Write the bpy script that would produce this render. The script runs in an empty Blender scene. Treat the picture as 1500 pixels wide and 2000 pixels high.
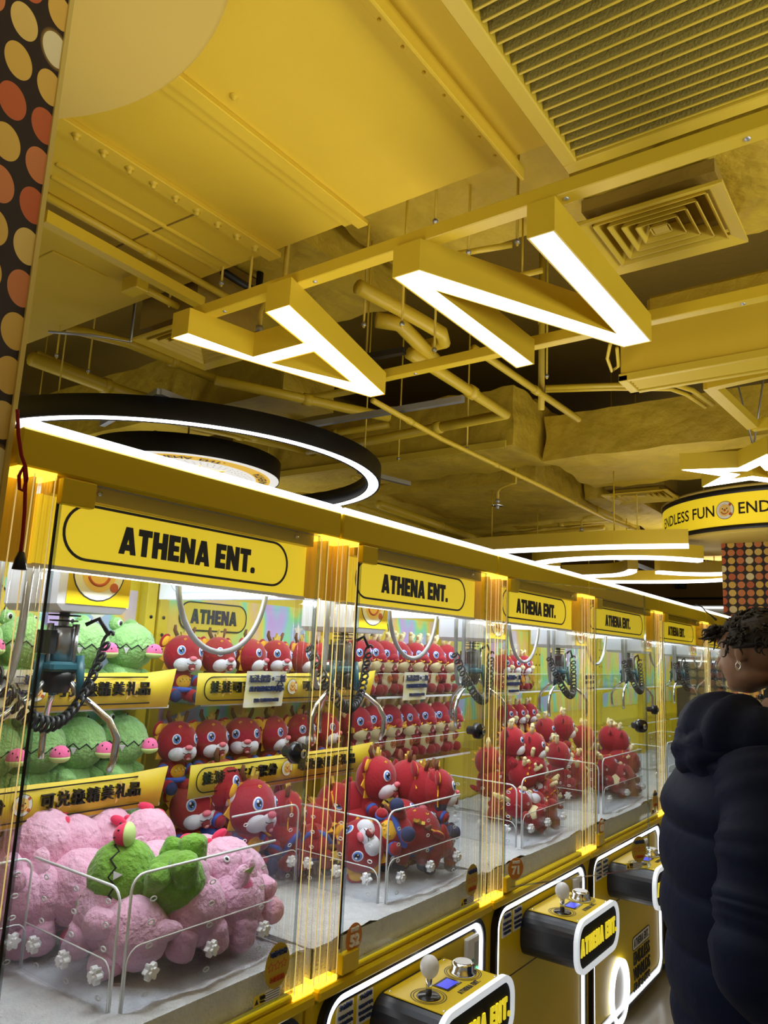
import bpy, math, random
from mathutils import Vector, Matrix, Euler
random.seed(7)
SC = bpy.context.scene
COL = SC.collection
R_ = math.radians

# ------------------------------------------------------------ camera
FPX = 1463.2566
RC = Matrix(((0.80932506, 0.07017609, 0.58315372),
             (0.58562637, -0.17265694, -0.79197937),
             (0.04510752, 0.98247895, -0.18083256)))
CAM = Vector((1.28, 0.0, 1.65))
cd = bpy.data.cameras.new('camera')
cam = bpy.data.objects.new('camera', cd)
COL.objects.link(cam)
cam.matrix_world = Matrix.Translation(CAM) @ RC.to_4x4()
cd.sensor_fit = 'VERTICAL'
cd.sensor_height = 36.0
cd.lens = 36.0 * FPX / 2000.0
cd.clip_start = 0.05
cd.clip_end = 100
SC.camera = cam

def ray(px, py):
    return RC @ Vector((px - 750.0, 1000.0 - py, -FPX))
def onz(px, py, z):
    d = ray(px, py); return CAM + d * ((z - CAM.z) / d.z)
def onx(px, py, x):
    d = ray(px, py); return CAM + d * ((x - CAM.x) / d.x)
def ony(px, py, y):
    d = ray(px, py); return CAM + d * ((y - CAM.y) / d.y)

# ------------------------------------------------------------ world, lights, exposure
SC.view_settings.view_transform = 'Standard'
SC.view_settings.look = 'None'
SC.view_settings.exposure = 0.0
SC.view_settings.gamma = 1.0
SC.cycles.transparent_max_bounces = 40
SC.cycles.max_bounces = 8
SC.cycles.sample_clamp_indirect = 6.0
W_ = bpy.data.worlds.new('World'); SC.world = W_
W_.use_nodes = True
W_.node_tree.nodes['Background'].inputs['Color'].default_value = (1.0, 0.97, 0.90, 1)
W_.node_tree.nodes['Background'].inputs['Strength'].default_value = 0.17

def area(name, loc, rot, sx, sy, power, color=(1, 1, 1)):
    l = bpy.data.lights.new(name, 'AREA'); l.shape = 'RECTANGLE'
    l.size = sx; l.size_y = sy; l.energy = power; l.color = color
    o = bpy.data.objects.new(name, l); COL.objects.link(o)
    o.location = loc; o.rotation_euler = rot
    return o
# light strips along the machine tops and one added unseen fill, thrown up onto the ceiling
area('strip_light_near_row', (-0.30, 3.6, 2.06), (math.pi, 0, 0), 0.6, 6.6, 34, (1, 0.99, 0.97))
area('added_fill_opposite_side', (3.4, 0.6, 2.0), (math.pi, 0, 0), 2.0, 7.0, 290, (1, 0.99, 0.97))  # added unseen lamp, widened to brighten the ceiling; no such row is built
area('strip_light_back_row', (-4.6, 3.0, 2.06), (math.pi, 0, 0), 0.8, 7.0, 40, (1, 0.99, 0.97))
area('strip_light_far_row', (1.0, 9.2, 2.2), (math.pi, 0, 0), 5.0, 0.4, 80, (1, 0.99, 0.97))

# ------------------------------------------------------------ materials
MATS = {}
def mat(name, color, rough=0.6, metal=0.0, emit=None, es=0.0, bump=None, spec=None, sheen=0.0, var=None, coat=0.0):
    m = bpy.data.materials.new(name); m.use_nodes = True
    nt = m.node_tree; b = nt.nodes['Principled BSDF']
    b.inputs['Base Color'].default_value = (*color, 1)
    b.inputs['Roughness'].default_value = rough
    b.inputs['Metallic'].default_value = metal
    if spec is not None: b.inputs['Specular IOR Level'].default_value = spec
    if sheen: b.inputs['Sheen Weight'].default_value = sheen; b.inputs['Sheen Roughness'].default_value = 0.4
    if coat: b.inputs['Coat Weight'].default_value = coat
    if emit is not None:
        b.inputs['Emission Color'].default_value = (*emit, 1)
        b.inputs['Emission Strength'].default_value = es
    if bump or var:
        tc = nt.nodes.new('ShaderNodeTexCoord')
        nz = nt.nodes.new('ShaderNodeTexNoise')
        nz.inputs['Scale'].default_value = (bump or (60, 0.2))[0]
        nz.inputs['Detail'].default_value = 5
        nt.links.new(tc.outputs['Object'], nz.inputs['Vector'])
        if bump:
            bp = nt.nodes.new('ShaderNodeBump')
            bp.inputs['Strength'].default_value = bump[1]
            bp.inputs['Distance'].default_value = bump[2] if len(bump) > 2 else 0.01
            nt.links.new(nz.outputs['Fac'], bp.inputs['Height'])
            nt.links.new(bp.outputs['Normal'], b.inputs['Normal'])
        if var:
            n2 = nt.nodes.new('ShaderNodeTexNoise')
            n2.inputs['Scale'].default_value = var[0]; n2.inputs['Detail'].default_value = 4
            nt.links.new(tc.outputs['Object'], n2.inputs['Vector'])
            r = nt.nodes.new('ShaderNodeValToRGB')
            r.color_ramp.elements[0].position = 0.3; r.color_ramp.elements[1].position = 0.7
            r.color_ramp.elements[0].color = (*var[1], 1); r.color_ramp.elements[1].color = (*color, 1)
            nt.links.new(n2.outputs['Fac'], r.inputs['Fac'])
            nt.links.new(r.outputs['Color'], b.inputs['Base Color'])
    MATS[name] = m
    return m
def glass_mat(name, tint=(1, 1, 1), ior=1.45, rough=0.0, gain=1.0):
    m = bpy.data.materials.new(name); m.use_nodes = True
    nt = m.node_tree; nt.nodes.clear()
    out = nt.nodes.new('ShaderNodeOutputMaterial')
    mx = nt.nodes.new('ShaderNodeMixShader')
    tr = nt.nodes.new('ShaderNodeBsdfTransparent'); tr.inputs['Color'].default_value = (*tint, 1)
    gl = nt.nodes.new('ShaderNodeBsdfGlossy'); gl.inputs['Roughness'].default_value = rough
    f0 = ((ior - 1) / (ior + 1)) ** 2
    lw = nt.nodes.new('ShaderNodeLayerWeight'); lw.inputs['Blend'].default_value = 0.5
    pw = nt.nodes.new('ShaderNodeMath'); pw.operation = 'POWER'; pw.inputs[1].default_value = 5.0
    ma = nt.nodes.new('ShaderNodeMath'); ma.operation = 'MULTIPLY_ADD'; ma.inputs[1].default_value = 1 - f0; ma.inputs[2].default_value = f0
    mu = nt.nodes.new('ShaderNodeMath'); mu.operation = 'MULTIPLY'; mu.inputs[1].default_value = gain
    nt.links.new(lw.outputs['Facing'], pw.inputs[0]); nt.links.new(pw.outputs[0], ma.inputs[0]); nt.links.new(ma.outputs[0], mu.inputs[0])
    nt.links.new(mu.outputs[0], mx.inputs['Fac'])
    nt.links.new(tr.outputs['BSDF'], mx.inputs[1]); nt.links.new(gl.outputs['BSDF'], mx.inputs[2])
    nt.links.new(mx.outputs['Shader'], out.inputs['Surface'])
    MATS[name] = m
    return m

YEL = (0.70, 0.485, 0.022)
M = MATS
mat('ceiling_yellow', YEL, 0.75, bump=(220, 0.12, 0.004), var=(1.6, (0.64, 0.435, 0.019)))
mat('duct_wrap_yellow', (0.60, 0.415, 0.02), 0.65, bump=(9, 0.75, 0.035), var=(3.0, (0.44, 0.295, 0.015)))
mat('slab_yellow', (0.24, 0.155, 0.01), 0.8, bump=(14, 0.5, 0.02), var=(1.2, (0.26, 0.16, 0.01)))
mat('steel_yellow', (0.62, 0.435, 0.022), 0.42, bump=(80, 0.06, 0.004))
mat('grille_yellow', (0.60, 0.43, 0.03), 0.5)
mat('filter_olive_slat_shade', (0.26, 0.20, 0.03), 0.95, bump=(120, 0.8, 0.01))
mat('tan_disc', (0.56, 0.40, 0.075), 0.85, bump=(150, 0.05, 0.003))
mat('cabinet_yellow', (0.70, 0.50, 0.006), 0.35, spec=0.22)
mat('frame_yellow', (0.72, 0.56, 0.02), 0.4)
mat('marquee_lit', (0.8, 0.62, 0.03), 0.35, emit=(0.80, 0.58, 0.022), es=0.72)
mat('panel_yellow', (0.80, 0.62, 0.03), 0.4)
mat('banner_yellow', (0.86, 0.66, 0.035), 0.45, var=(14, (0.80, 0.58, 0.03)))
mat('white_led', (0.9, 0.9, 0.9), 0.4, emit=(0.95, 0.98, 1.0), es=3.2)
mat('letter_light', (0.95, 0.95, 0.95), 0.4, emit=(1.0, 0.98, 0.95), es=6.0)
mat('soft_led', (0.8, 0.84, 0.9), 0.3, emit=(0.85, 0.92, 1.0), es=0.5)
mat('amber_led', (1.0, 0.7, 0.1), 0.4, emit=(1.0, 0.70, 0.06), es=1.8)
mat('amber_line', (1.0, 0.75, 0.25), 0.3, emit=(1.0, 0.76, 0.28), es=0.5)
mat('amber_core', (0.72, 0.47, 0.03), 0.4, emit=(0.8, 0.50, 0.02), es=0.10)
mat('white_panel', (0.86, 0.89, 0.95), 0.5, emit=(0.72, 0.80, 1.0), es=0.35)
mat('white_plastic', (0.85, 0.86, 0.9), 0.35)
mat('ghost_line', (0.66, 0.72, 0.85), 0.5)
mat('black', (0.008, 0.008, 0.009), 0.45)
mat('black_gloss', (0.010, 0.011, 0.016), 0.22)
mat('black_matte', (0.006, 0.006, 0.006), 0.8)
mat('console_black', (0.012, 0.013, 0.022), 0.33)
mat('lettering_black', (0.012, 0.010, 0.008), 0.5)
mat('lettering_lit', (0.9, 0.75, 0.05), 0.4, emit=(1.0, 0.80, 0.03), es=0.55)
mat('chrome', (0.75, 0.76, 0.78), 0.16, 1.0)
mat('steel', (0.55, 0.56, 0.58), 0.3, 1.0)
mat('galvanised', (0.45, 0.46, 0.45), 0.45, 0.8)
mat('hose_grey', (0.42, 0.43, 0.45), 0.38, 0.7)
mat('claw_teal', (0.02, 0.10, 0.13), 0.35)
mat('screen_blue', (0.05, 0.05, 0.4), 0.3, emit=(0.06, 0.08, 0.75), es=0.8)
mat('green_led', (0.1, 0.9, 0.3), 0.4, emit=(0.1, 1.0, 0.35), es=2.0)
mat('card_teal', (0.05, 0.38, 0.42), 0.4)
mat('white_fluff', (0.80, 0.81, 0.84), 0.95, bump=(160, 0.9, 0.012), sheen=0.3, var=(30, (0.66, 0.67, 0.71)))
mat('paper', (0.88, 0.87, 0.80), 0.6, var=(22, (0.93, 0.82, 0.28)))
mat('paper_white', (0.8, 0.79, 0.72), 0.6)
mat('ink_blue', (0.03, 0.05, 0.16), 0.6)
mat('orange_sticker', (0.62, 0.22, 0.02), 0.45)
mat('gold_sticker', (0.52, 0.36, 0.02), 0.4)
mat('red_ink', (0.55, 0.10, 0.02), 0.5)
mat('white_ink', (0.88, 0.85, 0.78), 0.5)
mat('star_peach', (0.93, 0.62, 0.16), 0.5)
mat('badge_orange', (0.85, 0.48, 0.05), 0.5)
mat('floor_tile', (0.42, 0.40, 0.36), 0.25, var=(0.7, (0.36, 0.34, 0.31)))
mat('far_wall_brown', (0.20, 0.11, 0.012), 0.7)
mat('wall_dark', (0.12, 0.08, 0.02), 0.8)
mat('disc_white', (0.85, 0.85, 0.8), 0.5, emit=(1.0, 0.98, 0.92), es=0.62)
mat('disc_yellow', (0.9, 0.62, 0.03), 0.5, emit=(1.0, 0.56, 0.02), es=0.55)
mat('disc_dots', (0.35, 0.30, 0.28), 0.5)
mat('drum_yellow', (0.85, 0.63, 0.03), 0.45, emit=(0.9, 0.66, 0.02), es=0.5)
# plush
FUR = dict(rough=0.95, sheen=0.35)
mat('plush_red', (0.37, 0.010, 0.020), bump=(90, 0.35, 0.006), **FUR)
mat('plush_dark_red', (0.30, 0.008, 0.012), bump=(90, 0.35, 0.006), **FUR)
mat('plush_white', (0.80, 0.78, 0.84), bump=(90, 0.3, 0.005), **FUR)
mat('plush_cream', (0.84, 0.74, 0.40), bump=(90, 0.3, 0.005), **FUR)
mat('plush_nose_pink', (0.90, 0.20, 0.26), 0.6)
mat('mouth_red', (0.25, 0.02, 0.02), 0.7)
mat('tongue_pink', (0.75, 0.28, 0.28), 0.7)
mat('felt_gold', (0.85, 0.45, 0.02), 0.8)
mat('felt_brown', (0.20, 0.07, 0.03), 0.9)
mat('glitter_gold', (0.80, 0.58, 0.10), 0.35, 0.6, bump=(300, 0.8, 0.004))
mat('cloth_blue', (0.05, 0.12, 0.55), 0.7)
mat('cloth_navy', (0.02, 0.03, 0.10), 0.8)
mat('eye_white', (0.92, 0.92, 0.95), 0.3)
mat('eye_blue', (0.10, 0.24, 0.70), 0.3)
mat('eye_black', (0.008, 0.008, 0.012), 0.25)
mat('plush_green', (0.36, 0.66, 0.24), bump=(70, 1.0, 0.012), var=(26, (0.28, 0.55, 0.18)), **FUR)
mat('plush_leaf_green', (0.22, 0.46, 0.05), bump=(70, 1.0, 0.012), var=(26, (0.17, 0.36, 0.04)), **FUR)
mat('plush_pink', (0.86, 0.50, 0.66), bump=(60, 1.0, 0.012), var=(22, (0.82, 0.42, 0.58)), **FUR)
mat('plush_hot_pink', (0.88, 0.16, 0.36), bump=(90, 0.4, 0.006), **FUR)
mat('melon_red', (0.80, 0.04, 0.12), bump=(90, 0.3, 0.005), **FUR)
mat('melon_rind', (0.62, 0.80, 0.30), 0.8)
mat('felt_green', (0.42, 0.72, 0.18), 0.8)
mat('thread_black', (0.01, 0.01, 0.012), 0.7)
mat('thread_purple', (0.38, 0.22, 0.55), 0.7)
# person
mat('skin', (0.30, 0.165, 0.095), 0.55, bump=(160, 0.05, 0.002))
mat('hair', (0.010, 0.0055, 0.004), 0.6, bump=(120, 0.5, 0.004))
mat('jacket_navy', (0.0040, 0.0075, 0.026), 0.7, bump=(22, 0.25, 0.012), spec=0.12)
mat('cloth_black', (0.006, 0.006, 0.008), 0.9)
glass_mat('pane_glass', (0.985, 0.995, 0.99), 1.42, 0.0, 0.8)
glass_mat('side_glass', (0.985, 0.99, 0.99), 1.25, 0.0, 1.0)
glass_mat('acrylic', (0.96, 0.97, 0.98), 1.42, 0.02)
glass_mat('acrylic_edge', (0.75, 0.80, 0.82), 1.6, 0.1, 2.2)
glass_mat('pillar_acrylic', (0.988, 0.978, 0.95), 1.45, 0.02, 0.5)
mat('edge_white', (0.85, 0.88, 0.9), 0.25)
mat('knob_clear', (0.85, 0.86, 0.9), 0.2, coat=0.5)

def holo_mat():
    m = bpy.data.materials.new('holographic_film'); m.use_nodes = True
    nt = m.node_tree; b = nt.nodes['Principled BSDF']
    b.inputs['Roughness'].default_value = 0.35
    tc = nt.nodes.new('ShaderNodeTexCoord')
    mp = nt.nodes.new('ShaderNodeMapping'); mp.inputs['Rotation'].default_value = (R_(28), 0, 0)
    mp.inputs['Scale'].default_value = (1, 5.5, 2.2)
    nz = nt.nodes.new('ShaderNodeTexNoise'); nz.inputs['Scale'].default_value = 1.5; nz.inputs['Detail'].default_value = 1.5
    nt.links.new(tc.outputs['Object'], mp.inputs['Vector']); nt.links.new(mp.outputs['Vector'], nz.inputs['Vector'])
    r = nt.nodes.new('ShaderNodeValToRGB'); e = r.color_ramp.elements
    cols = [(0.30, (0.62, 0.44, 0.80)), (0.38, (0.40, 0.62, 0.80)), (0.44, (0.30, 0.85, 0.35)), (0.49, (0.72, 0.80, 0.15)),
            (0.55, (0.86, 0.68, 0.10)), (0.62, (0.90, 0.62, 0.20)), (0.70, (0.70, 0.60, 0.72))]
    e[0].position = cols[0][0]; e[0].color = (*cols[0][1], 1)
    e[1].position = cols[-1][0]; e[1].color = (*cols[-1][1], 1)
    for p, c in cols[1:-1]:
        x = e.new(p); x.color = (*c, 1)
    nt.links.new(nz.outputs['Fac'], r.inputs['Fac']); nt.links.new(r.outputs['Color'], b.inputs['Base Color'])
    MATS['holographic_film'] = m
holo_mat()

def dots_mat():
    # printed sheet of coloured discs on a near-black ground; grid follows object coordinates
    m = bpy.data.materials.new('dot_print'); m.use_nodes = True
    nt = m.node_tree; b = nt.nodes['Principled BSDF']; L = nt.links.new
    b.inputs['Roughness'].default_value = 0.6
    tc = nt.nodes.new('ShaderNodeTexCoord'); sp = nt.nodes.new('ShaderNodeSeparateXYZ')
    uv = nt.nodes.new('ShaderNodeUVMap')
    L(uv.outputs['UV'], sp.inputs['Vector'])
    def math_(op, a, b_=None):
        n = nt.nodes.new('ShaderNodeMath'); n.operation = op
        for i, v in enumerate((a, b_)):
            if v is None: continue
            if isinstance(v, (int, float)): n.inputs[i].default_value = v
            else: L(v, n.inputs[i])
        return n.outputs[0]
    u, v = sp.outputs['X'], sp.outputs['Y']
    fu, fv = math_('FRACT', u), math_('FRACT', v)
    iu, iv = math_('FLOOR', u), math_('FLOOR', v)
    du, dv = math_('SUBTRACT', fu, 0.5), math_('SUBTRACT', fv, 0.5)
    d = math_('SQRT', math_('ADD', math_('MULTIPLY', du, du), math_('MULTIPLY', dv, dv)))
    inside = math_('LESS_THAN', d, 0.415)
    cb = nt.nodes.new('ShaderNodeCombineXYZ'); L(iu, cb.inputs[0]); L(iv, cb.inputs[1])
    wn = nt.nodes.new('ShaderNodeTexWhiteNoise'); wn.noise_dimensions = '2D'; L(cb.outputs[0], wn.inputs['Vector'])
    r = nt.nodes.new('ShaderNodeValToRGB'); r.color_ramp.interpolation = 'CONSTANT'
    e = r.color_ramp.elements
    cols = [(0.0, (0.50, 0.105, 0.025)), (0.28, (0.58, 0.19, 0.05)), (0.5, (0.66, 0.40, 0.06)), (0.76, (0.68, 0.46, 0.10)), (0.90, (0.74, 0.64, 0.32))]
    e[0].color = (*cols[0][1], 1); e[1].position = cols[1][0]; e[1].color = (*cols[1][1], 1)
    for p, c in cols[2:]:
        x = e.new(p); x.color = (*c, 1)
    L(wn.outputs['Value'], r.inputs['Fac'])
    # soft halo printed round the palest discs
    pale = math_('GREATER_THAN', wn.outputs['Value'], 0.90)
    halo = math_('MULTIPLY', pale, math_('MAXIMUM', math_('SUBTRACT', 1.0, math_('MULTIPLY', math_('SUBTRACT', d, 0.40), 9.0)), 0.0))
    halo = math_('MINIMUM', halo, 1.0)
    mh = nt.nodes.new('ShaderNodeMix'); mh.data_type = 'RGBA'
    L(halo, mh.inputs['Factor']); mh.inputs[6].default_value = (0.016, 0.006, 0.004, 1); mh.inputs[7].default_value = (0.30, 0.17, 0.03, 1)
    mx = nt.nodes.new('ShaderNodeMix'); mx.data_type = 'RGBA'
    L(inside, mx.inputs['Factor']); L(mh.outputs[2], mx.inputs[6]); L(r.outputs['Color'], mx.inputs[7])
    L(mx.outputs[2], b.inputs['Base Color'])
    MATS['dot_print'] = m
dots_mat()

# ------------------------------------------------------------ mesh builder
class MB:
    def __init__(self): self.v = []; self.f = []; self.mi = []; self.sm = []; self.mats = []; self.uv = None
    def _m(self, m):
        if m not in self.mats: self.mats.append(m)
        return self.mats.index(m)
    def add(self, vs, fs, m, smooth=False, M4=None):
        o = len(self.v); k = self._m(m)
        if M4 is not None: vs = [M4 @ Vector(p) for p in vs]
        self.v.extend([tuple(p) for p in vs])
        for f in fs:
            self.f.append([i + o for i in f]); self.mi.append(k); self.sm.append(smooth)
        return self
    def box(self, x0, x1, y0, y1, z0, z1, m, ch=0.0, M4=None):
        if ch <= 0:
            vs = [(x, y, z) for x in (x0, x1) for y in (y0, y1) for z in (z0, z1)]
            fs = [(0, 1, 3, 2), (4, 6, 7, 5), (0, 4, 5, 1), (2, 3, 7, 6), (0, 2, 6, 4), (1, 5, 7, 3)]
            return self.add(vs, fs, m, False, M4)
        vs = []; idx = {}
        X = (x0, x1); Y = (y0, y1); Z = (z0, z1)
        for i in (0, 1):
            for j in (0, 1):
                for k in (0, 1):
                    sx, sy, sz = (1, -1)[i], (1, -1)[j], (1, -1)[k]
                    idx[i, j, k, 'x'] = len(vs); vs.append((X[i], Y[j] + sy * ch, Z[k] + sz * ch))
                    idx[i, j, k, 'y'] = len(vs); vs.append((X[i] + sx * ch, Y[j], Z[k] + sz * ch))
                    idx[i, j, k, 'z'] = len(vs); vs.append((X[i] + sx * ch, Y[j] + sy * ch, Z[k]))
        fs = []
        for i in (0, 1):
            fs.append([idx[i, 0, 0, 'x'], idx[i, 1, 0, 'x'], idx[i, 1, 1, 'x'], idx[i, 0, 1, 'x']])
            fs.append([idx[0, i, 0, 'y'], idx[1, i, 0, 'y'], idx[1, i, 1, 'y'], idx[0, i, 1, 'y']])
            fs.append([idx[0, 0, i, 'z'], idx[1, 0, i, 'z'], idx[1, 1, i, 'z'], idx[0, 1, i, 'z']])
        for a in (0, 1):
            for b in (0, 1):
                fs.append([idx[a, b, 0, 'x'], idx[a, b, 1, 'x'], idx[a, b, 1, 'y'], idx[a, b, 0, 'y']])
                fs.append([idx[a, 0, b, 'x'], idx[a, 1, b, 'x'], idx[a, 1, b, 'z'], idx[a, 0, b, 'z']])
                fs.append([idx[0, a, b, 'y'], idx[1, a, b, 'y'], idx[1, a, b, 'z'], idx[0, a, b, 'z']])
        for i in (0, 1):
            for j in (0, 1):
                for k in (0, 1):
                    fs.append([idx[i, j, k, 'x'], idx[i, j, k, 'y'], idx[i, j, k, 'z']])
        return self.add(vs, fs, m, False, M4)
    def ell(self, c, r, m, rot=None, nu=20, nv=12, fn=None, smooth=True, M4=None):
        if isinstance(r, (int, float)): r = (r, r, r)
        vs = [(0, 0, 1)]
        for j in range(1, nv):
            t = math.pi * j / nv
            for i in range(nu):
                p = 2 * math.pi * i / nu
                vs.append((math.sin(t) * math.cos(p), math.sin(t) * math.sin(p), math.cos(t)))
        vs.append((0, 0, -1)); n = len(vs) - 1; fs = []
        for i in range(nu):
            fs.append((0, 1 + i, 1 + (i + 1) % nu))
            fs.append((n, 1 + (nv - 2) * nu + (i + 1) % nu, 1 + (nv - 2) * nu + i))
        for j in range(nv - 2):
            for i in range(nu):
                a = 1 + j * nu; b = a + nu
                fs.append((a + i, b + i, b + (i + 1) % nu, a + (i + 1) % nu))
        out = []
        for p in vs:
            q = Vector((p[0] * r[0], p[1] * r[1], p[2] * r[2]))
            if fn: q = fn(Vector(p), q)
            if rot is not None: q = rot @ q
            out.append(q + Vector(c))
        return self.add(out, fs, m, smooth, M4)
    def tube(self, pts, r, m, seg=10, closed=False, smooth=True, M4=None, flat=None):
        pts = [Vector(p) for p in pts]; n = len(pts)
        rs = r if isinstance(r, (list, tuple)) else [r] * n
        tang = []
        for i in range(n):
            a = pts[i - 1] if (i > 0 or closed) else pts[i]
            b = pts[(i + 1) % n] if (i < n - 1 or closed) else pts[i]
            t = (b - a); tang.append(t.normalized() if t.length > 1e-9 else Vector((0, 0, 1)))
        t0 = tang[0]; up = Vector((0, 0, 1)) if abs(t0.z) < 0.9 else Vector((1, 0, 0))
        nrm = (up - t0 * up.dot(t0)).normalized()
        vs = []
        for i in range(n):
            t = tang[i]; nrm = (nrm - t * nrm.dot(t))
            nrm = nrm.normalized() if nrm.length > 1e-6 else t.orthogonal().normalized()
            bi = t.cross(nrm)
            for k in range(seg):
                a = 2 * math.pi * (k + 0.5) / seg
                vs.append(pts[i] + nrm * (math.cos(a) * rs[i]) * (flat or 1.0) + bi * (math.sin(a) * rs[i]))
        fs = []
        for i in range(n if closed else n - 1):
            a = i * seg; b = ((i + 1) % n) * seg
            for k in range(seg):
                fs.append((a + k, a + (k + 1) % seg, b + (k + 1) % seg, b + k))
        if not closed:
            fs.append(tuple(reversed(range(seg)))); fs.append(tuple(range((n - 1) * seg, n * seg)))
        return self.add(vs, fs, m, smooth and seg > 4, M4)
    def bar(self, a, b, w, h, m, M4=None):
        # rectangular bar from a to b; w across (horizontal), h vertical
        a = Vector(a); b = Vector(b); t = (b - a).normalized()
        s = t.cross(Vector((0, 0, 1)))
        s = s.normalized() if s.length > 1e-6 else Vector((1, 0, 0))
        u = s.cross(t)
        vs = [p + s * (sx * w / 2) + u * (sz * h / 2) for p in (a, b) for sx, sz in ((-1, -1), (1, -1), (1, 1), (-1, 1))]
        return self.add(vs, [(0, 1, 2, 3), (7, 6, 5, 4), (0, 4, 5, 1), (1, 5, 6, 2), (2, 6, 7, 3), (3, 7, 4, 0)], m, False, M4)
    def prism(self, poly, vec, m, M4=None, smooth=False):
        n = len(poly); vec = Vector(vec); p = [Vector(q) for q in poly]
        vs = p + [q + vec for q in p]
        fs = [tuple(reversed(range(n))), tuple(range(n, 2 * n))] + [(i, (i + 1) % n, n + (i + 1) % n, n + i) for i in range(n)]
        return self.add(vs, fs, m, smooth, M4)
    def lathe(self, prof, c, m, seg=32, M4=None, smooth=True, a0=0.0, a1=2 * math.pi):
        full = abs(a1 - a0 - 2 * math.pi) < 1e-6; k = seg if full else seg + 1
        vs = [(c[0] + r * math.cos(a0 + (a1 - a0) * i / seg), c[1] + r * math.sin(a0 + (a1 - a0) * i / seg), c[2] + z) for r, z in prof for i in range(k)]
        fs = []
        for j in range(len(prof) - 1):
            for i in range(seg):
                a, b = j * k + i, j * k + (i + 1) % k
                fs.append((a, b, b + k, a + k))
        return self.add(vs, fs, m, smooth, M4)
    def mesh(self): 
        me = bpy.data.meshes.new('mesh')
        me.from_pydata(self.v, [], self.f)
        for m in self.mats: me.materials.append(M[m])
        me.polygons.foreach_set('material_index', self.mi)
        me.polygons.foreach_set('use_smooth', self.sm)
        if self.uv:
            l = me.uv_layers.new(name='UVMap')
            for lp in me.loops: l.data[lp.index].uv = self.uv(Vector(self.v[lp.vertex_index]))
        me.update()
        return me
    def build(self, name, parent=None, label=None, stuff=False, loc=None):
        me = self.mesh(); me.name = name
        o = bpy.data.objects.new(name, me); COL.objects.link(o)
        if loc is not None: o.location = loc
        if parent is not None: o.parent = parent
        if label: o['label'] = label
        if stuff: o['kind'] = 'stuff'
        return o

def empty(name, label, cat, loc=(0, 0, 0), rot=(0, 0, 0), group=None):
    o = bpy.data.objects.new(name, None); COL.objects.link(o)
    o.empty_display_size = 0.1
    o.location = loc; o.rotation_euler = rot
    o['label'] = label; o['category'] = cat
    if group: o['group'] = group
    return o
def tag(o, label, cat, group=None, kind=None):
    if label: o['label'] = label
    if cat: o['category'] = cat
    if group: o['group'] = group
    if kind: o['kind'] = kind
    return o
def struct(name, mb):
    o = mb.build(name); o['kind'] = 'structure'; return o
def copy_tree(o, parent=None):
    c = o.copy(); COL.objects.link(c)
    if parent is not None: c.parent = parent
    for ch in o.children: copy_tree(ch, c)
    return c
def offset_poly(p, d):
    n = len(p); out = []
    for i in range(n):
        a, b, c = Vector(p[i - 1]), Vector(p[i]), Vector(p[(i + 1) % n])
        e1 = (b - a).normalized(); e2 = (c - b).normalized()
        n1 = Vector((-e1.y, e1.x)); n2 = Vector((-e2.y, e2.x))
        bis = (n1 + n2); l = max(0.25, bis.dot(n1))
        out.append(b + bis * (d / l))
    return out

# lettering -------------------------------------------------------
GL = {
 'A': (0.80, [[(0, 0), (.25, 0), (.50, 1), (.25, 1)], [(.55, 0), (.80, 0), (.55, 1), (.30, 1)], [(.15, .14), (.65, .14), (.60, .36), (.20, .36)]]),
 'T': (0.66, [[(0, .75), (.66, .75), (.66, 1), (0, 1)], [(.20, 0), (.46, 0), (.46, .8), (.20, .8)]]),
 'H': (0.74, [[(0, 0), (.27, 0), (.27, 1), (0, 1)], [(.47, 0), (.74, 0), (.74, 1), (.47, 1)], [(.2, .38), (.54, .38), (.54, .62), (.2, .62)]]),
 'E': (0.58, [[(0, 0), (.27, 0), (.27, 1), (0, 1)], [(.2, 0), (.58, 0), (.58, .24), (.2, .24)], [(.2, .39), (.54, .39), (.54, .61), (.2, .61)], [(.2, .76), (.58, .76), (.58, 1), (.2, 1)]]),
 'N': (0.76, [[(0, 0), (.25, 0), (.25, 1), (0, 1)], [(.51, 0), (.76, 0), (.76, 1), (.51, 1)], [(0, 1), (.49, 0), (.76, 0), (.27, 1)]]),
 '.': (0.25, [[(0, .04), (.06, 0), (.2, 0), (.25, .06), (.25, .19), (.2, .25), (.06, .25), (0, .19)]]),
 ' ': (0.22, []),
}
def block_text(mb, s, h, depth, m, M4, gap=0.07, sx=1.0):
    """heavy capitals centred on the local origin, drawn in the local XY plane and standing out along local Z"""
    w = sum(GL[c][0] for c in s) + gap * (len(s) - 1)
    x = -w / 2
    for c in s:
        gw, polys = GL[c]
        for k, p in enumerate(polys):
            dz = 0.0006 * k * h
            mb.prism([((x + q[0]) * h * sx, (q[1] - 0.5) * h, -dz) for q in p], (0, 0, depth + 2 * dz), m, M4)
        x += gw + gap
    return w * h * sx
_tc = {}
def text_geo(s, bold=0.0, extrude=0.0):
    k = (s, bold, extrude)
    if k in _tc: return _tc[k]
    c = bpy.data.curves.new('lettering', 'FONT'); c.body = s; c.size = 1.0
    c.align_x = 'CENTER'; c.align_y = 'CENTER'; c.offset = bold; c.extrude = extrude; c.resolution_u = 3
    o = bpy.data.objects.new('lettering', c); COL.objects.link(o)
    bpy.context.view_layer.update()
    me = bpy.data.meshes.new_from_object(o.evaluated_get(bpy.context.evaluated_depsgraph_get()))
    r = ([v.co.copy() for v in me.vertices], [tuple(p.vertices) for p in me.polygons])
    bpy.data.objects.remove(o); bpy.data.curves.remove(c); bpy.data.meshes.remove(me)
    _tc[k] = r
    return r
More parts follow.
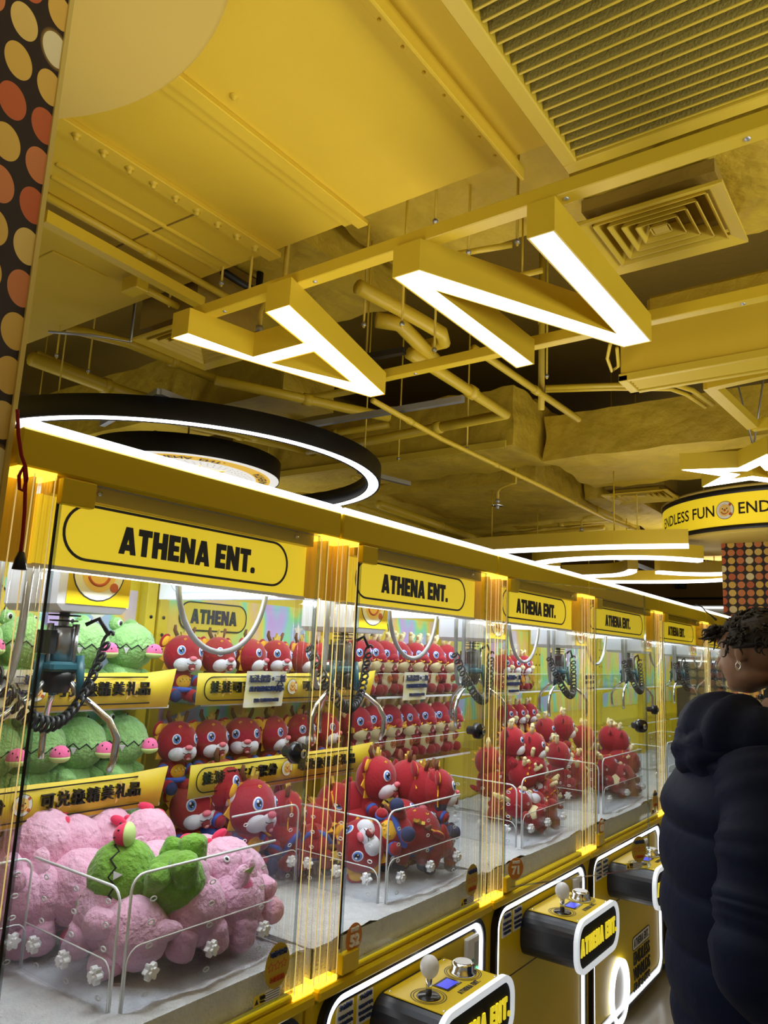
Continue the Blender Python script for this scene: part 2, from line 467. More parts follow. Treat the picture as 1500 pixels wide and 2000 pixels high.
def font_text(mb, s, h, m, M4, bold=0.0, sx=1.0, depth=0.004):
    vs, fs = text_geo(s, bold, depth)
    S = Matrix.Diagonal((h * sx, h, 1, 1))
    mb.add(vs, fs, m, False, M4 @ S)
def face_x(x, y, z, yaw=0.0, tilt=0.0):
    """matrix whose local XY plane lies on a panel facing +X: local x -> +Y, local y -> +Z, local z -> +X"""
    B = Matrix(((0, 0, 1), (1, 0, 0), (0, 1, 0))).to_4x4()
    return Matrix.Translation((x, y, z)) @ Matrix.Rotation(yaw, 4, 'Z') @ Matrix.Rotation(tilt, 4, 'Y') @ B
def face_up(x, y, z):
    """local x -> +Y, local y -> -X, facing +Z"""
    B = Matrix(((0, -1, 0), (1, 0, 0), (0, 0, 1))).to_4x4()
    return Matrix.Translation((x, y, z)) @ B
def pill(w, h, r, n=8):
    pts = []
    for cx, cy, a0 in ((w / 2 - r, h / 2 - r, 0), (-w / 2 + r, h / 2 - r, 90), (-w / 2 + r, -h / 2 + r, 180), (w / 2 - r, -h / 2 + r, 270)):
        for i in range(n + 1):
            a = R_(a0 + 90 * i / n); pts.append((cx + r * math.cos(a), cy + r * math.sin(a)))
    return pts
def ring_band(mb, outer, inner, depth, m, M4):
    n = len(outer)
    vs = [(p[0], p[1], 0) for p in outer] + [(p[0], p[1], 0) for p in inner] + [(p[0], p[1], depth) for p in outer] + [(p[0], p[1], depth) for p in inner]
    fs = []
    for i in range(n):
        j = (i + 1) % n
        fs += [(i, n + i, n + j, j), (2 * n + i, 2 * n + j, 3 * n + j, 3 * n + i), (i, j, 2 * n + j, 2 * n + i), (n + i, 3 * n + i, 3 * n + j, n + j)]
    mb.add(vs, fs, m, False, M4)
def pill_line(mb, w, h, r, t, depth, m, M4, n=8):
    ring_band(mb, pill(w, h, r, n), pill(w - 2 * t, h - 2 * t, max(r - t, 0.001), n), depth, m, M4)
def star_pts(R1, R2, n=5, a0=90):
    return [((R1 if k % 2 == 0 else R2) * math.cos(R_(a0 + 180.0 * k / n)), (R1 if k % 2 == 0 else R2) * math.sin(R_(a0 + 180.0 * k / n))) for k in range(2 * n)]
def badge(mb, r, M4, depth=0.001):
    """small round badge: white ring, orange smiling disc"""
    def disc(rr, z, m, cx=0, cy=0, n=24, sy=1.0): mb.prism([(cx + rr * math.cos(2 * math.pi * i / n), cy + sy * rr * math.sin(2 * math.pi * i / n), 0) for i in range(n)], (0, 0, depth * z), m, M4)
    disc(r, 1, 'lettering_black'); disc(r * 0.95, 1.6, 'white_ink'); disc(r * 0.66, 2.2, 'star_peach', 0, -0.02 * r)
    disc(r * 0.07, 2.9, 'lettering_black', -0.24 * r, 0.16 * r, 10); disc(r * 0.07, 2.9, 'lettering_black', 0.24 * r, 0.16 * r, 10)
    disc(r * 0.13, 3.2, 'red_ink', 0, 0.0, 12)
    mb.tube([(r * 0.42 * math.cos(R_(a)), -0.02 * r + r * 0.42 * math.sin(R_(a)), depth * 2.4) for a in range(200, 345, 12)], r * 0.05, 'red_ink', 6, M4=M4)
    disc(r * 0.17, 2.7, 'red_ink', 0.62 * r, -0.48 * r, 10); disc(r * 0.15, 2.7, 'red_ink', 0.60 * r, 0.55 * r, 10)

# ------------------------------------------------------------ room shell
m = MB(); m.box(-8.2, 7, -4, 15.3, -0.1, 0, 'floor_tile'); struct('floor', m)
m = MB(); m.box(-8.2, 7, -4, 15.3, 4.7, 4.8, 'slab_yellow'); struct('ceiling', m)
m = MB(); m.box(-8.2, -8.0, -4, 15.3, 0, 4.7, 'wall_dark'); struct('wall_left', m)
m = MB(); m.box(-8.0, 7, 15.1, 15.3, 0, 4.7, 'far_wall_brown'); struct('wall_far', m)
m = MB(); m.box(-8.0, 7, 15.03, 15.1, 2.86, 2.90, 'black_matte'); struct('trim_1', m)

# ------------------------------------------------------------ columns with round drums
TH = R_(12)
NF = Vector((math.cos(TH), math.sin(TH), 0)); TF = Vector((-NF.y, NF.x, 0)); EF = Vector((0.0, 0.63, 0))
col = empty('column', 'near column wrapped in coloured dots at the left edge under a tan round disc', 'column', (-0.42, 0.33, 0))
m = MB(); inv = Matrix.Translation((0.42, -0.33, 0))
def cpt(t, d, z): return EF + TF * t - NF * d + Vector((0, 0, z))
q = [cpt(0, 0, 0), cpt(-0.9, 0, 0), cpt(-0.9, 0.9, 0), cpt(0, 0.9, 0)]
vs = [p for p in q] + [p + Vector((0, 0, 3.2)) for p in q]
m.add(vs, [(0, 3, 2, 1), (4, 5, 6, 7), (0, 1, 5, 4), (1, 2, 6, 5), (2, 3, 7, 6), (3, 0, 4, 7)], 'dot_print', False, inv)
def uvl(v):
    w = v - Vector((0.42, -0.33, 0))
    t = (w - EF).dot(TF); d = -(w - EF).dot(NF)
    return ((t - d + 0.0895) / 0.0705 + 0.5, (w.z - 2.7437) / 0.0815 + 0.5)
m.uv = uvl
m.build('shaft', col)
m = MB(); m.prism([cpt(-0.006, -0.004, 0), cpt(0.004, -0.004, 0), cpt(0.004, 0.006, 0), cpt(-0.006, 0.006, 0)], (0, 0, 3.2), 'tan_disc', inv); m.build('corner_trim', col)
m = MB(); m.lathe([(0, 0), (0.78, 0), (0.80, 0.02), (0.80, 0.12), (0, 0.12)], (0, 0, 3.2), 'tan_disc', 96); m.build('disc', col, 'plain tan round disc at the column head')

DR, DC = 1.14, Vector((0.18, 8.16, 0))
col2 = empty('column', 'far square column wrapped in coloured dots below the yellow drum sign with black lettering', 'column', DC)
m = MB(); m.box(-0.5, 0.5, -0.5, 0.5, 0, 2.8, 'dot_print')
m.uv = lambda v: ((v.x + v.y) / 0.0785 + 0.15, v.z / 0.0765 + 0.1)
m.build('shaft', col2)
drum = MB(); drum.lathe([(0, 0), (DR - 0.02, 0), (DR, 0.01), (DR, 0.03)], (0, 0, 2.8), 'tan_disc', 96)
drum.lathe([(DR, 0.03), (DR + .006, 0.032), (DR + .006, 0.07), (DR, 0.072)], (0, 0, 2.8), 'black', 96)
drum.lathe([(DR, 0.072), (DR, 0.355)], (0, 0, 2.8), 'drum_yellow', 96)
drum.lathe([(DR, 0.355), (DR + .006, 0.357), (DR + .006, 0.40), (DR, 0.402), (DR, 0.43), (0, 0.43)], (0, 0, 2.8), 'black', 96)
drum.lathe([(DR, 0.402), (DR + .012, 0.405), (DR + .012, 0.425), (0, 0.432)], (0, 0, 2.8), 'tan_disc', 96)
do = drum.build('drum_sign', col2, 'round yellow sign band with black edges and lettering')
def cyl_theta(px, py):
    d = ray(px, py); o = CAM - DC
    a = d.x ** 2 + d.y ** 2; b = 2 * (d.x * o.x + d.y * o.y); c = o.x ** 2 + o.y ** 2 - DR ** 2
    t = (-b - math.sqrt(max(0, b * b - 4 * a * c))) / (2 * a); p = o + d * t
    return math.atan2(p.y, p.x), p.z + 0
thb, zb = cyl_theta(1417, 1007)
lt = MB()
def wrap_text(mb, s, h, th_left=None, th_right=None, z=3.01, sx=0.92):
    vs, fs = text_geo(s, 0.012, 0.0)
    x0 = min(v.x for v in vs); x1 = max(v.x for v in vs)
    for sgn in (0,):
        out = []
        for v in vs:
            if th_left is not None: th = th_left + (v.x - x0) * h * sx / DR
            else: th = th_right - (x1 - v.x) * h * sx / DR
            out.append((math.cos(th) * (DR + 0.004), math.sin(th) * (DR + 0.004), z + v.y * h))
        mb.add(out, fs, 'lettering_black')
th1, _ = cyl_theta(1443, 1005); th2, _ = cyl_theta(1396, 1010)
wrap_text(lt, 'ENDLESS FUN', 0.145, th_left=th1); wrap_text(lt, 'ENDLESS FUN', 0.145, th_right=th2)
lt.build('lettering', do)
bm_ = MB(); tb = thb
Mb = Matrix.Translation((math.cos(tb) * (DR + .004), math.sin(tb) * (DR + .004), 3.01)) @ Matrix.Rotation(tb, 4, 'Z') @ face_x(0, 0, 0)
badge(bm_, 0.082, Mb, 0.003); bm_.build('round_badge', do)

# ------------------------------------------------------------ big duct soffit over the near machines
ZD = 3.4
yd = 2.19
duct = empty('air_duct', 'wide flat yellow duct underside filling the upper left of the ceiling', 'air duct', (-1.4, 0, ZD))
m = MB(); m.box(-2.4, 1.555, -3, yd, 0, 0.5, 'ceiling_yellow', 0.004); m.build('duct_body', duct)
m = MB(); m.box(1.575, 1.4 + onz(1110, 342, 3.33).x - 0.004 + .0, -3, yd - 0.02, -0.002, 0.45, 'ceiling_yellow', 0.004); m.build('side_panel', duct)
def local(p, o): return Vector(p) - Vector(o)
DO = (-1.4, 0, ZD)
for xa, w, kind in ((-1.035, 0.075, 'bolt'), (-0.53, 0.055, 'plain'), (0.158, 0.045, 'angle')):
    m = MB(); x = xa + 1.4
    m.box(x - w / 2, x + w / 2, -3, yd + 0.03, -0.022, 0.001, 'ceiling_yellow', 0.003)
    if kind == 'plain': m.box(x - w / 2 - 0.05, x - w / 2, -3, yd + 0.0, -0.010, 0.001, 'ceiling_yellow')
    if kind == 'angle':
        m.box(x + w / 2, x + w / 2 + 0.012, -3, yd + 0.05, -0.055, 0.001, 'ceiling_yellow', 0.002)
        for k in range(14): m.ell((x - 0.012, 2.1 - k * 0.115, -0.024), 0.006, 'ceiling_yellow', nu=8, nv=6)
    fl = m.build('flange_strip', duct)
    if kind == 'bolt':
        for (px, py) in ((155, 259), (209, 292), (258, 325), (304, 355), (348, 382), (388, 409), (430, 434), (467, 458), (503, 480)):
            p = onz(px, py, ZD - 0.02); b = MB()
            b.lathe([(0, -0.022), (0.008, -0.022), (0.011, -0.012), (0.011, -0.006), (0.017, -0.004), (0.017, 0.002)], (x, p.y, -0.022), 'steel_yellow', 10); b.build('bolt', fl)
m = MB()
for a, b in (((100, 343), (440, 530)), ((110, 318), (450, 520))):
    p, q = local(onz(*a, ZD), DO), local(onz(*b, ZD), DO); m.tube([(p.x, p.y, 0), (p.x + .0, yd - 0.02, 0)], 0.012, 'ceiling_yellow', 8)
m.build('pressed_rib', duct)
m = MB()
p, q = local(onz(380, 418, ZD), DO), local(onz(215, 487, ZD), DO); m.bar((p.x, p.y, -0.001), (q.x, q.y, -0.001), 0.008, 0.004, 'slab_yellow'); m.build('panel_seam', duct)
hp = [local(onz(x, y, ZD), DO) for x, y in ((108, 505), (212, 541), (99, 582), (60, 575))]
m = MB(); c_ = sum(hp, Vector()) / 4
m.box(hp[2].x - .1, hp[1].x, hp[0].y - .05, hp[2].y + .02, -0.006, 0.0005, 'ceiling_yellow', 0.003); m.build('access_hatch', duct)
m = MB(); p = local(onz(457, 187, ZD), DO); m.lathe([(0, -.014), (.007, -.014), (.008, -.007), (.015, -.005), (.015, 0.001)], (p.x, p.y, 0), 'ceiling_yellow', 16); m.build('nozzle', duct)

# louvred return grille
g0 = onz(1110, 342, 3.33)
GX, GY = g0.x, g0.y
gr = empty('ceiling_grille', 'large yellow louvred air grille at the top right of the ceiling', 'air grille', (GX + 0.75, GY - 0.65, 3.33))
m = MB(); hw, hd, fw = 0.75, 0.65, 0.052
m.box(-hw, hw, hd - fw, hd, 0, 0.05, 'grille_yellow', 0.004); m.box(-hw, hw, -hd, -hd + fw, 0, 0.05, 'grille_yellow', 0.004)
m.box(-hw, -hw + fw, -hd + fw, hd - fw, 0, 0.05, 'grille_yellow', 0.004); m.box(hw - fw, hw, -hd + fw, hd - fw, 0, 0.05, 'grille_yellow', 0.004)
m.build('frame', gr)
ns = 27
for k in range(ns):
    y = hd - fw - 0.018 - k * (2 * hd - 2 * fw - 0.03) / (ns - 1)
    s = MB()
    a = R_(68)
    c0 = Vector((0, y, 0.03)); dx = hw - fw
    dy, dz = math.cos(a) * 0.022, math.sin(a) * 0.022
    s.prism([(-dx, y - dy, 0.034 + dz), (-dx, y + dy, 0.034 - dz), (-dx, y + dy + .004, 0.034 - dz + .003), (-dx, y - dy + .004, 0.034 + dz + .003)], (2 * dx, 0, 0), 'filter_olive_slat_shade')  # slat faces darker than their lips: shade inside the grille put into the colour
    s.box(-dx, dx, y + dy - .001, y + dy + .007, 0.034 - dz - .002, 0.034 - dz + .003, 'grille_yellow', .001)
    s.build('slat', gr)
m = MB(); m.box(-hw + 0.02, hw - 0.02, -hd + 0.02, hd - 0.02, 0.060, 0.6, 'filter_olive_slat_shade'); m.build('filter_box', gr)

def diffuser(cx, cy, z, w, d, label, neck=0.5, n=5):
    e = empty('air_diffuser', label, 'air diffuser', (cx, cy, z), group='square ceiling diffusers')
    m = MB(); hw, hd = w / 2, d / 2; f = 0.10 * w
    for sx in (-1, 1):
        m.prism([(sx * hw, -hd, 0), (sx * hw, hd, 0), (sx * (hw - f), hd - f, 0.02), (sx * (hw - f), -hd + f, 0.02)], (0, 0, 0.012), 'grille_yellow')
        m.prism([(-hw, sx * hd, 0), (hw, sx * hd, 0), (hw - f, sx * (hd - f), 0.02), (-hw + f, sx * (hd - f), 0.02)], (0, 0, 0.012), 'grille_yellow')
    m.build('frame', e)
    for k in range(n):
        t = 1 - f / hw - 0.02 - k * (0.8 / n); t2 = t - 0.10; v = MB()
        for sx in (-1, 1):
            a, b = hw * t, hd * t; a2, b2 = hw * t2, hd * t2; z1 = 0.008 + 0.003 * k; z2 = 0.06
            v.prism([(sx * a, -b, z1), (sx * a, b, z1), (sx * a2, b2, z2), (sx * a2, -b2, z2)], (-sx * 0.004, 0, 0.0), 'grille_yellow')
            v.prism([(-a, sx * b, z1), (a, sx * b, z1), (a2, sx * b2, z2), (-a2, sx * b2, z2)], (0, -sx * 0.004, 0.0), 'grille_yellow')
        v.build('vane', e)
    m = MB(); m.box(-hw * .1, hw * .1, -hd * .1, hd * .1, 0.02, 0.026, 'grille_yellow'); m.build('centre_plate', e)
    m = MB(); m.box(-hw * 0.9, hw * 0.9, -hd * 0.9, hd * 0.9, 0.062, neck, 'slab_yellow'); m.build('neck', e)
    return e
diffuser(0.568, 2.61, 3.2, 0.51, 0.43, 'square yellow air diffuser on the right beside the lit letter N', 0.11)
diffuser(-1.80, 2.45, 3.2, 0.50, 0.50, 'square yellow air diffuser on the left behind the lit letter A', 0.40)
p = onz(1253, 973, 3.2)
diffuser(p.x, p.y, 3.2, 0.62, 0.5, 'small distant yellow air diffuser above the far machine tops', 0.3)

# slot diffuser box, right
sb = empty('slot_diffuser', 'long yellow duct box with a slotted lower edge, right of the letter N', 'slot diffuser', (1.2, 3.75, 3.0))
m = MB(); m.box(-1.08, 1.6, -0.27, -0.10, 0.02, 0.27, 'ceiling_yellow', 0.006); m.build('box', sb)
m = MB(); m.box(-1.085, 1.605, -0.285, -0.262, -0.01, 0.03, 'grille_yellow', 0.003); m.box(-1.085, -1.04, -0.285, -0.085, -0.012, 0.02, 'grille_yellow', 0.003)
m.box(-1.085, 1.605, -0.11, -0.085, -0.012, 0.02, 'grille_yellow', 0.003); m.build('frame', sb)
for k in range(4):
    s_ = MB(); y = -0.245 + k * 0.034; s_.prism([(-1.04, y, 0.012), (-1.04, y + .018, -0.006), (-1.04, y + .021, -0.004), (-1.04, y + .003, 0.014)], (2.62, 0, 0), 'grille_yellow'); s_.build('slat', sb)
m = MB(); m.box(-1.0, 1.6, -0.10, 0.25, 0.12, 0.5, 'duct_wrap_yellow', 0.02); m.build('upper_duct', sb)

# insulated ducts further back
def wrapped(name, label, x0, x1, y0, y1, z0, z1, seed=0, n=16):
    rnd = random.Random(seed); o = ((x0 + x1) / 2, (y0 + y1) / 2, z0)
    m = MB()
    # slightly sagging, creased box surface
    def grid(fn, nu, nv):
        vs = []; fs = []
        for i in range(nu + 1):
            for j in range(nv + 1): vs.append(fn(i / nu, j / nv))
        for i in range(nu):
            for j in range(nv): fs.append((i * (nv + 1) + j, (i + 1) * (nv + 1) + j, (i + 1) * (nv + 1) + j + 1, i * (nv + 1) + j + 1))
        m.add(vs, fs, 'duct_wrap_yellow', True)
    def w(v, a=0.022):
        v = Vector(v)
        s = math.sin(v.x * 9 + v.z * 13 + seed) * math.sin(v.y * 7 - v.z * 5 + seed * 2) + 0.5 * math.sin(v.x * 23 + v.y * 17 - v.z * 11)
        c = Vector(((x0 + x1) / 2, (y0 + y1) / 2, (z0 + z1) / 2)); d = (v - c)
        d = Vector((d.x / (x1 - x0), d.y / (y1 - y0), d.z / (z1 - z0)))
        return v + d * (a * s) - Vector(o)
    nu, nv = n * 2, n
    for y in (y0, y1): grid(lambda a, b: w((x0 + (x1 - x0) * a, y, z0 + (z1 - z0) * b)), nu, nv)
    for z in (z0, z1): grid(lambda a, b: w((x0 + (x1 - x0) * a, y0 + (y1 - y0) * b, z)), nu, nv)
    for x in (x0, x1): grid(lambda a, b: w((x, y0 + (y1 - y0) * a, z0 + (z1 - z0) * b)), nv, nv)
    ob = m.build(name, loc=o); tag(ob, label, 'air duct')
    return ob
d1 = wrapped('insulated_duct', 'wrinkled yellow insulated duct with a slot along its lower edge, behind the letter A', -4.6, -1.33, 5.23, 5.95, 3.30, 3.80, 1)
m = MB()
for dx in (0, 0.02, 0.04): m.box(-1.6, 1.55, -0.40 + dx, -0.39 + dx, -0.02, 0.012, 'grille_yellow')
m.box(-1.62, 1.6, -0.42, -0.405, -0.028, 0.03, 'grille_yellow'); m.build('slot_frame', d1)
wrapped('insulated_duct', 'broad low insulated duct box with a pale underside above the second machine', -4.6, -1.50, 6.02, 9.0, 3.20, 3.95, 4)
wrapped('insulated_duct', 'torn wrinkled insulated duct running right towards the star sign', -1.28, 3.2, 5.72, 6.9, 3.28, 3.66, 8)
wrapped('insulated_duct', 'narrow insulated branch duct running away behind the small sprinkler', -1.46, -1.0, 7.1, 9.6, 3.22, 3.55, 11, 10)
wrapped('insulated_duct', 'plain insulated duct high on the left above the ring lamp', -6.4, -2.6, 3.9, 4.5, 3.55, 4.1, 15, 10)
wrapped('insulated_duct', 'cross duct high behind the letter N', -1.0, 2.6, 2.5, 3.2, 3.75, 4.4, 19, 10)
wrapped('insulated_duct', 'insulated duct joining the square diffuser at right', 0.32, 2.4, 2.36, 2.98, 3.32, 3.72, 23, 10)
wrapped('insulated_duct', 'short wrapped duct end below the torn duct, at the left of the letter N', -2.35, -1.1, 2.35, 3.3, 3.62, 4.2, 27, 10)

# ------------------------------------------------------------ pipes, rails, rods
def pipe(label, pts, r, m='steel_yellow', name='pipe', cat='pipe', group=None, seg=10, joints=True):
    P = [Vector(p) for p in pts]; o = P[0]
    mb = MB(); mb.tube([p - o for p in P], r, m, seg)
    if joints:
        for a, b in zip(P[:-1], P[1:]):
            t = (b - a)
            if t.length > 0.6:
                c = a + t * 0.5 - o; u = t.normalized() * 0.03; mb.tube([c - u, c + u], r * 1.25, m, seg)
    ob = mb.build(name, loc=o); tag(ob, label, cat, group); return ob
DUCTS = [(-4.6, -1.33, 5.23, 5.95, 3.30), (-4.6, -1.50, 6.02, 9.0, 3.20), (-1.28, 3.2, 5.72, 6.9, 3.28), (-1.46, -1.0, 7.1, 9.6, 3.22), (-6.4, -2.6, 3.9, 4.5, 3.55), (-1.0, 2.6, 2.5, 3.2, 3.75), (-2.35, -1.1, 2.35, 3.3, 3.62), (-3.8, 0.2, -3, 2.19, 3.4)]
def topz(x, y):
    return min([4.7] + [z for x0, x1, y0, y1, z in DUCTS if x0 - .03 <= x <= x1 + .03 and y0 - .03 <= y <= y1 + .03])
def hang(o, p, i=0):
    p = Vector(p); m = MB(); q = p - o.location; m.tube([q, Vector((q.x, q.y, topz(p.x, p.y) - o.location.z))], 0.005, 'steel_yellow', 6); m.build('hanger_rod', o)
def clampy(P, ymax=5.12):
    a, b = P[0], P[-1]
    if b.y > ymax and a.y < ymax: b = a + (b - a) * ((ymax - a.y) / (b.y - a.y))
    return [a, b]
def Z(l, z): return [onz(x, y, zz if isinstance(zz, (int, float)) else z) for (x, y, *r) in l for zz in ([r[0]] if r else [z])]
pipe('slim yellow pipe along the duct underside, right of the beam', Z([(90, 383), (452, 585)], 3.382), 0.017)
pipe('long thin sprinkler pipe slanting right below the lit letter A', Z([(728, 782), (862, 857), (1054, 948), (1181, 1012), (1272, 1045)], 3.02), 0.017)
pipe('thick yellow pipe bending back left below the letter N', Z([(800, 690), (841, 715), (988, 809), (740, 858), (600, 880)], 3.25), 0.036)
pipe('thick pipe with elbows left of the letter N', Z([(735, 625), (780, 632), (812, 665), (850, 705)], 3.3), 0.04)
pipe('second thick elbow pipe just left of the letter N', Z([(700, 560), (775, 600), (825, 628), (862, 650), (868, 668), (835, 675)], 3.35), 0.038)
pipe('paired conduit bending down at the right behind the letters', Z([(1065, 757), (1200, 752), (1320, 752), (1352, 762), (1392, 790)], 3.4), 0.016)
pipe('lower conduit of the pair bending at right', Z([(1065, 763), (1200, 759), (1310, 760), (1340, 770), (1378, 795)], 3.4), 0.014)
pipe('slanting pipe from the foot of the letter N to the torn duct', Z([(925, 680), (943, 692), (1130, 819)], 3.4), 0.024)
pipe('yellow pipe running away under the broad low duct', Z([(740, 985), (953, 1060)], 3.1), 0.045)
pipe('second pipe running away under the broad low duct', Z([(700, 990), (900, 1060)], 3.0), 0.03)
pipe('upright drop pipe at the end of the slotted duct', [onz(1057, 800, 3.3), onz(1057, 800, 3.3) + Vector((0, 0, 1.3))], 0.022)
pipe('bright pipe crossing left of the letter A', Z([(130, 640), (250, 670), (420, 740)], 3.45), 0.03)
pipe('thick pipe low behind the ring lamp at left', Z([(60, 700), (330, 800), (640, 890)], 3.5), 0.05)
pipe('dark slim conduit above the ring lamp', Z([(75, 690), (240, 760), (520, 830)], 3.7), 0.02)
for k, (a, b, z, r) in enumerate((((420, 742), (760, 815), 3.35, .035), ((300, 850), (640, 940), 3.4, .045), ((330, 820), (720, 905), 3.5, .04), ((420, 800), (700, 850), 3.7, .04),
        ((560, 840), (760, 960), 3.45, .05), ((640, 900), (820, 985), 3.4, .05), ((690, 930), (860, 1000), 3.3, .035))):
    pipe(['thin pipe behind the letter A', 'thick pipe seen inside the ring lamp', 'second pipe seen inside the ring lamp', 'high pipe over the ring lamp', 'pipe at the right rim of the ring lamp',
          'pipe between ring lamp and broad duct', 'thin pipe right of the ring lamp'][k] + ', running away from the viewer', clampy(Z([a, b], z)), r)
for k, (a, b, z, r) in enumerate((((700, 760), (330, 830), 3.6, .03), ((760, 830), (560, 860), 3.6, .03), ((1150, 1050), (900, 1075), 3.0, .03), ((1180, 1030), (860, 1062), 3.15, .03), ((1190, 1015), (1010, 1030), 3.2, .025))):
    pipe(['cross pipe behind the letter A legs', 'cross pipe under the galvanised strut', 'lower cross pipe over the far light arcs', 'middle cross pipe over the far light arcs', 'upper cross pipe near the distant diffuser'][k], Z([a, b], z), r)
pipe('thin pale pipe end across the gap of the letter N', Z([(870, 500), (1000, 478)], 3.45), 0.014)
hang(pipe('slim conduit behind the letter N diagonal', Z([(985, 545), (1060, 528)], 3.45), 0.014), onz(1020, 537, 3.45))
# beam + conduit under the duct
def beam(label, a, b, w, h, z, m='steel_yellow', name='beam', cat='beam'):
    A, B = onz(*a, z), onz(*b, z); mb = MB(); mb.bar((0, 0, 0), B - A, w, h, m); o = mb.build(name, loc=A); tag(o, label, cat); return o
beam('square yellow beam under the duct at left', (85, 424), (393, 592), 0.05, 0.05, 3.28)
jb = empty('junction_box', 'small yellow junction box with a short conduit under the duct edge', 'junction box', onz(264, 560, 3.32))
m = MB(); m.box(-0.06, 0.06, -0.035, 0.035, -0.03, 0.045, 'steel_yellow', 0.004); m.build('box', jb)
m = MB(); m.tube([(0.02, 0.03, 0.0), onz(372, 612, 3.32) - onz(264, 560, 3.32)], 0.018, 'steel_yellow'); m.build('conduit', jb)
# struts
beam('galvanised strut hanging under the insulated duct', (585, 833), (905, 779), 0.035, 0.035, 3.1, 'galvanised', 'strut', 'strut')
hang(beam('black strut beside the letter A', (640, 712), (790, 685), 0.035, 0.03, 3.1, 'black', 'strut', 'strut'), onz(715, 698, 3.1))
beam('galvanised strut left of the ring lamp frame', (200, 828), (312, 765), 0.035, 0.035, 3.05, 'galvanised', 'strut', 'strut')
beam('galvanised strut right of the ring lamp frame', (312, 765), (400, 800), 0.035, 0.035, 3.05, 'galvanised', 'strut', 'strut')
beam('grey strut carrying the ring lamp at right', (700, 920), (800, 945), 0.035, 0.035, 3.05, 'galvanised', 'strut', 'strut')
beam('yellow bracket beam below the slot diffuser', (1385, 750), (1470, 830), 0.06, 0.05, 3.05)
beam('yellow cross beam at the right edge below the slot diffuser', (1385, 750), (1510, 722), 0.05, 0.06, 3.05)
beam('second cross beam at the right edge above the torn duct', (1470, 832), (1515, 825), 0.05, 0.06, 3.05)
beam('pale strut hanging over the far light arcs', (1195, 1085), (1310, 1128), 0.05, 0.04, 2.85, 'galvanised', 'strut', 'strut')
# black insulated hose ends
pipe('black cable loop above the duct end', Z([(435, 530), (470, 552), (505, 572)], 3.5) + [Vector((*onz(505, 572, 3.5).xy, topz(*onz(505, 572, 3.5).xy)))], 0.02, 'black', 'cable', 'cable', joints=False)
pipe('thin grey cable sagging left of the diffuser', Z([(95, 648), (180, 655), (255, 668)], 3.3) + [Vector((*onz(255, 668, 3.3).xy, 4.7))], 0.008, 'galvanised', 'cable', 'cable', joints=False)
pipe('loose yellow cable loop at the end of the slot diffuser box', Z([(1192, 672), (1186, 700), (1195, 725), (1208, 715), (1205, 680)], 3.05), 0.008, 'steel_yellow', 'cable', 'cable', joints=False)
# threaded rods
rods = [(486, 580, 3.2), (1010, 480, 3.3), (850, 440, 3.45), (110, 700, 3.2), (172, 730, 3.2), (432, 560, 3.3), (330, 600, 3.3), (785, 640, 3.1), (848, 690, 3.1), (1068, 740, 3.3), (912, 880, 3.05), (778, 900, 3.05), (710, 640, 3.2), (1196, 1005, 3.1), (915, 500, 3.4)]
for k, (px, py, z) in enumerate(rods):
    p = onz(px, py, z); mb = MB(); mb.tube([(0, 0, 0), (0, 0, 4.7 - z)], 0.006, 'steel_yellow', 6); mb.tube([(0, 0, 0.01), (0, 0, 0.025)], 0.012, 'galvanised', 6)
    o = mb.build('threaded_rod', loc=p)
    tag(o, 'thin yellow threaded hanger rod dropping from the ceiling among the pipes and ducts', 'hanger rod', 'ceiling hanger rods')
# sprinklers
for px, py, z, lab in ((972, 988, 2.98, 'chrome sprinkler head hanging under the broad low duct'), (505, 660, 3.1, 'sprinkler head seen through the top of the lit letter A'), (1136, 1042, 2.95, 'small distant sprinkler head above the far light arcs')):
    s = empty('sprinkler', lab, 'sprinkler', onz(px, py, z), group='ceiling sprinklers')
    m = MB(); m.lathe([(0, 0.0), (0.055, 0.0), (0.02, 0.028), (0.012, 0.03)], (0, 0, 0), 'chrome', 20); m.build('deflector', s)
    m = MB(); m.lathe([(0.008, -0.03), (0.016, -0.02), (0.016, 0.0), (0.011, 0.03), (0.018, 0.035), (0.018, 0.06), (0, 0.06)], (0, 0, 0), 'galvanised', 14); m.build('head', s)
    m = MB(); m.tube([(0, 0, 0.06), (0, 0, 0.13), (0.03, -0.01, 0.16), (0.16, -0.05, 0.18), (0.2, -0.05, 0.18), (0.2, -0.05, topz(s.location.x + .2, s.location.y - .05) - s.location.z)], 0.012, 'steel_yellow', 8); m.build('pipe_drop', s)

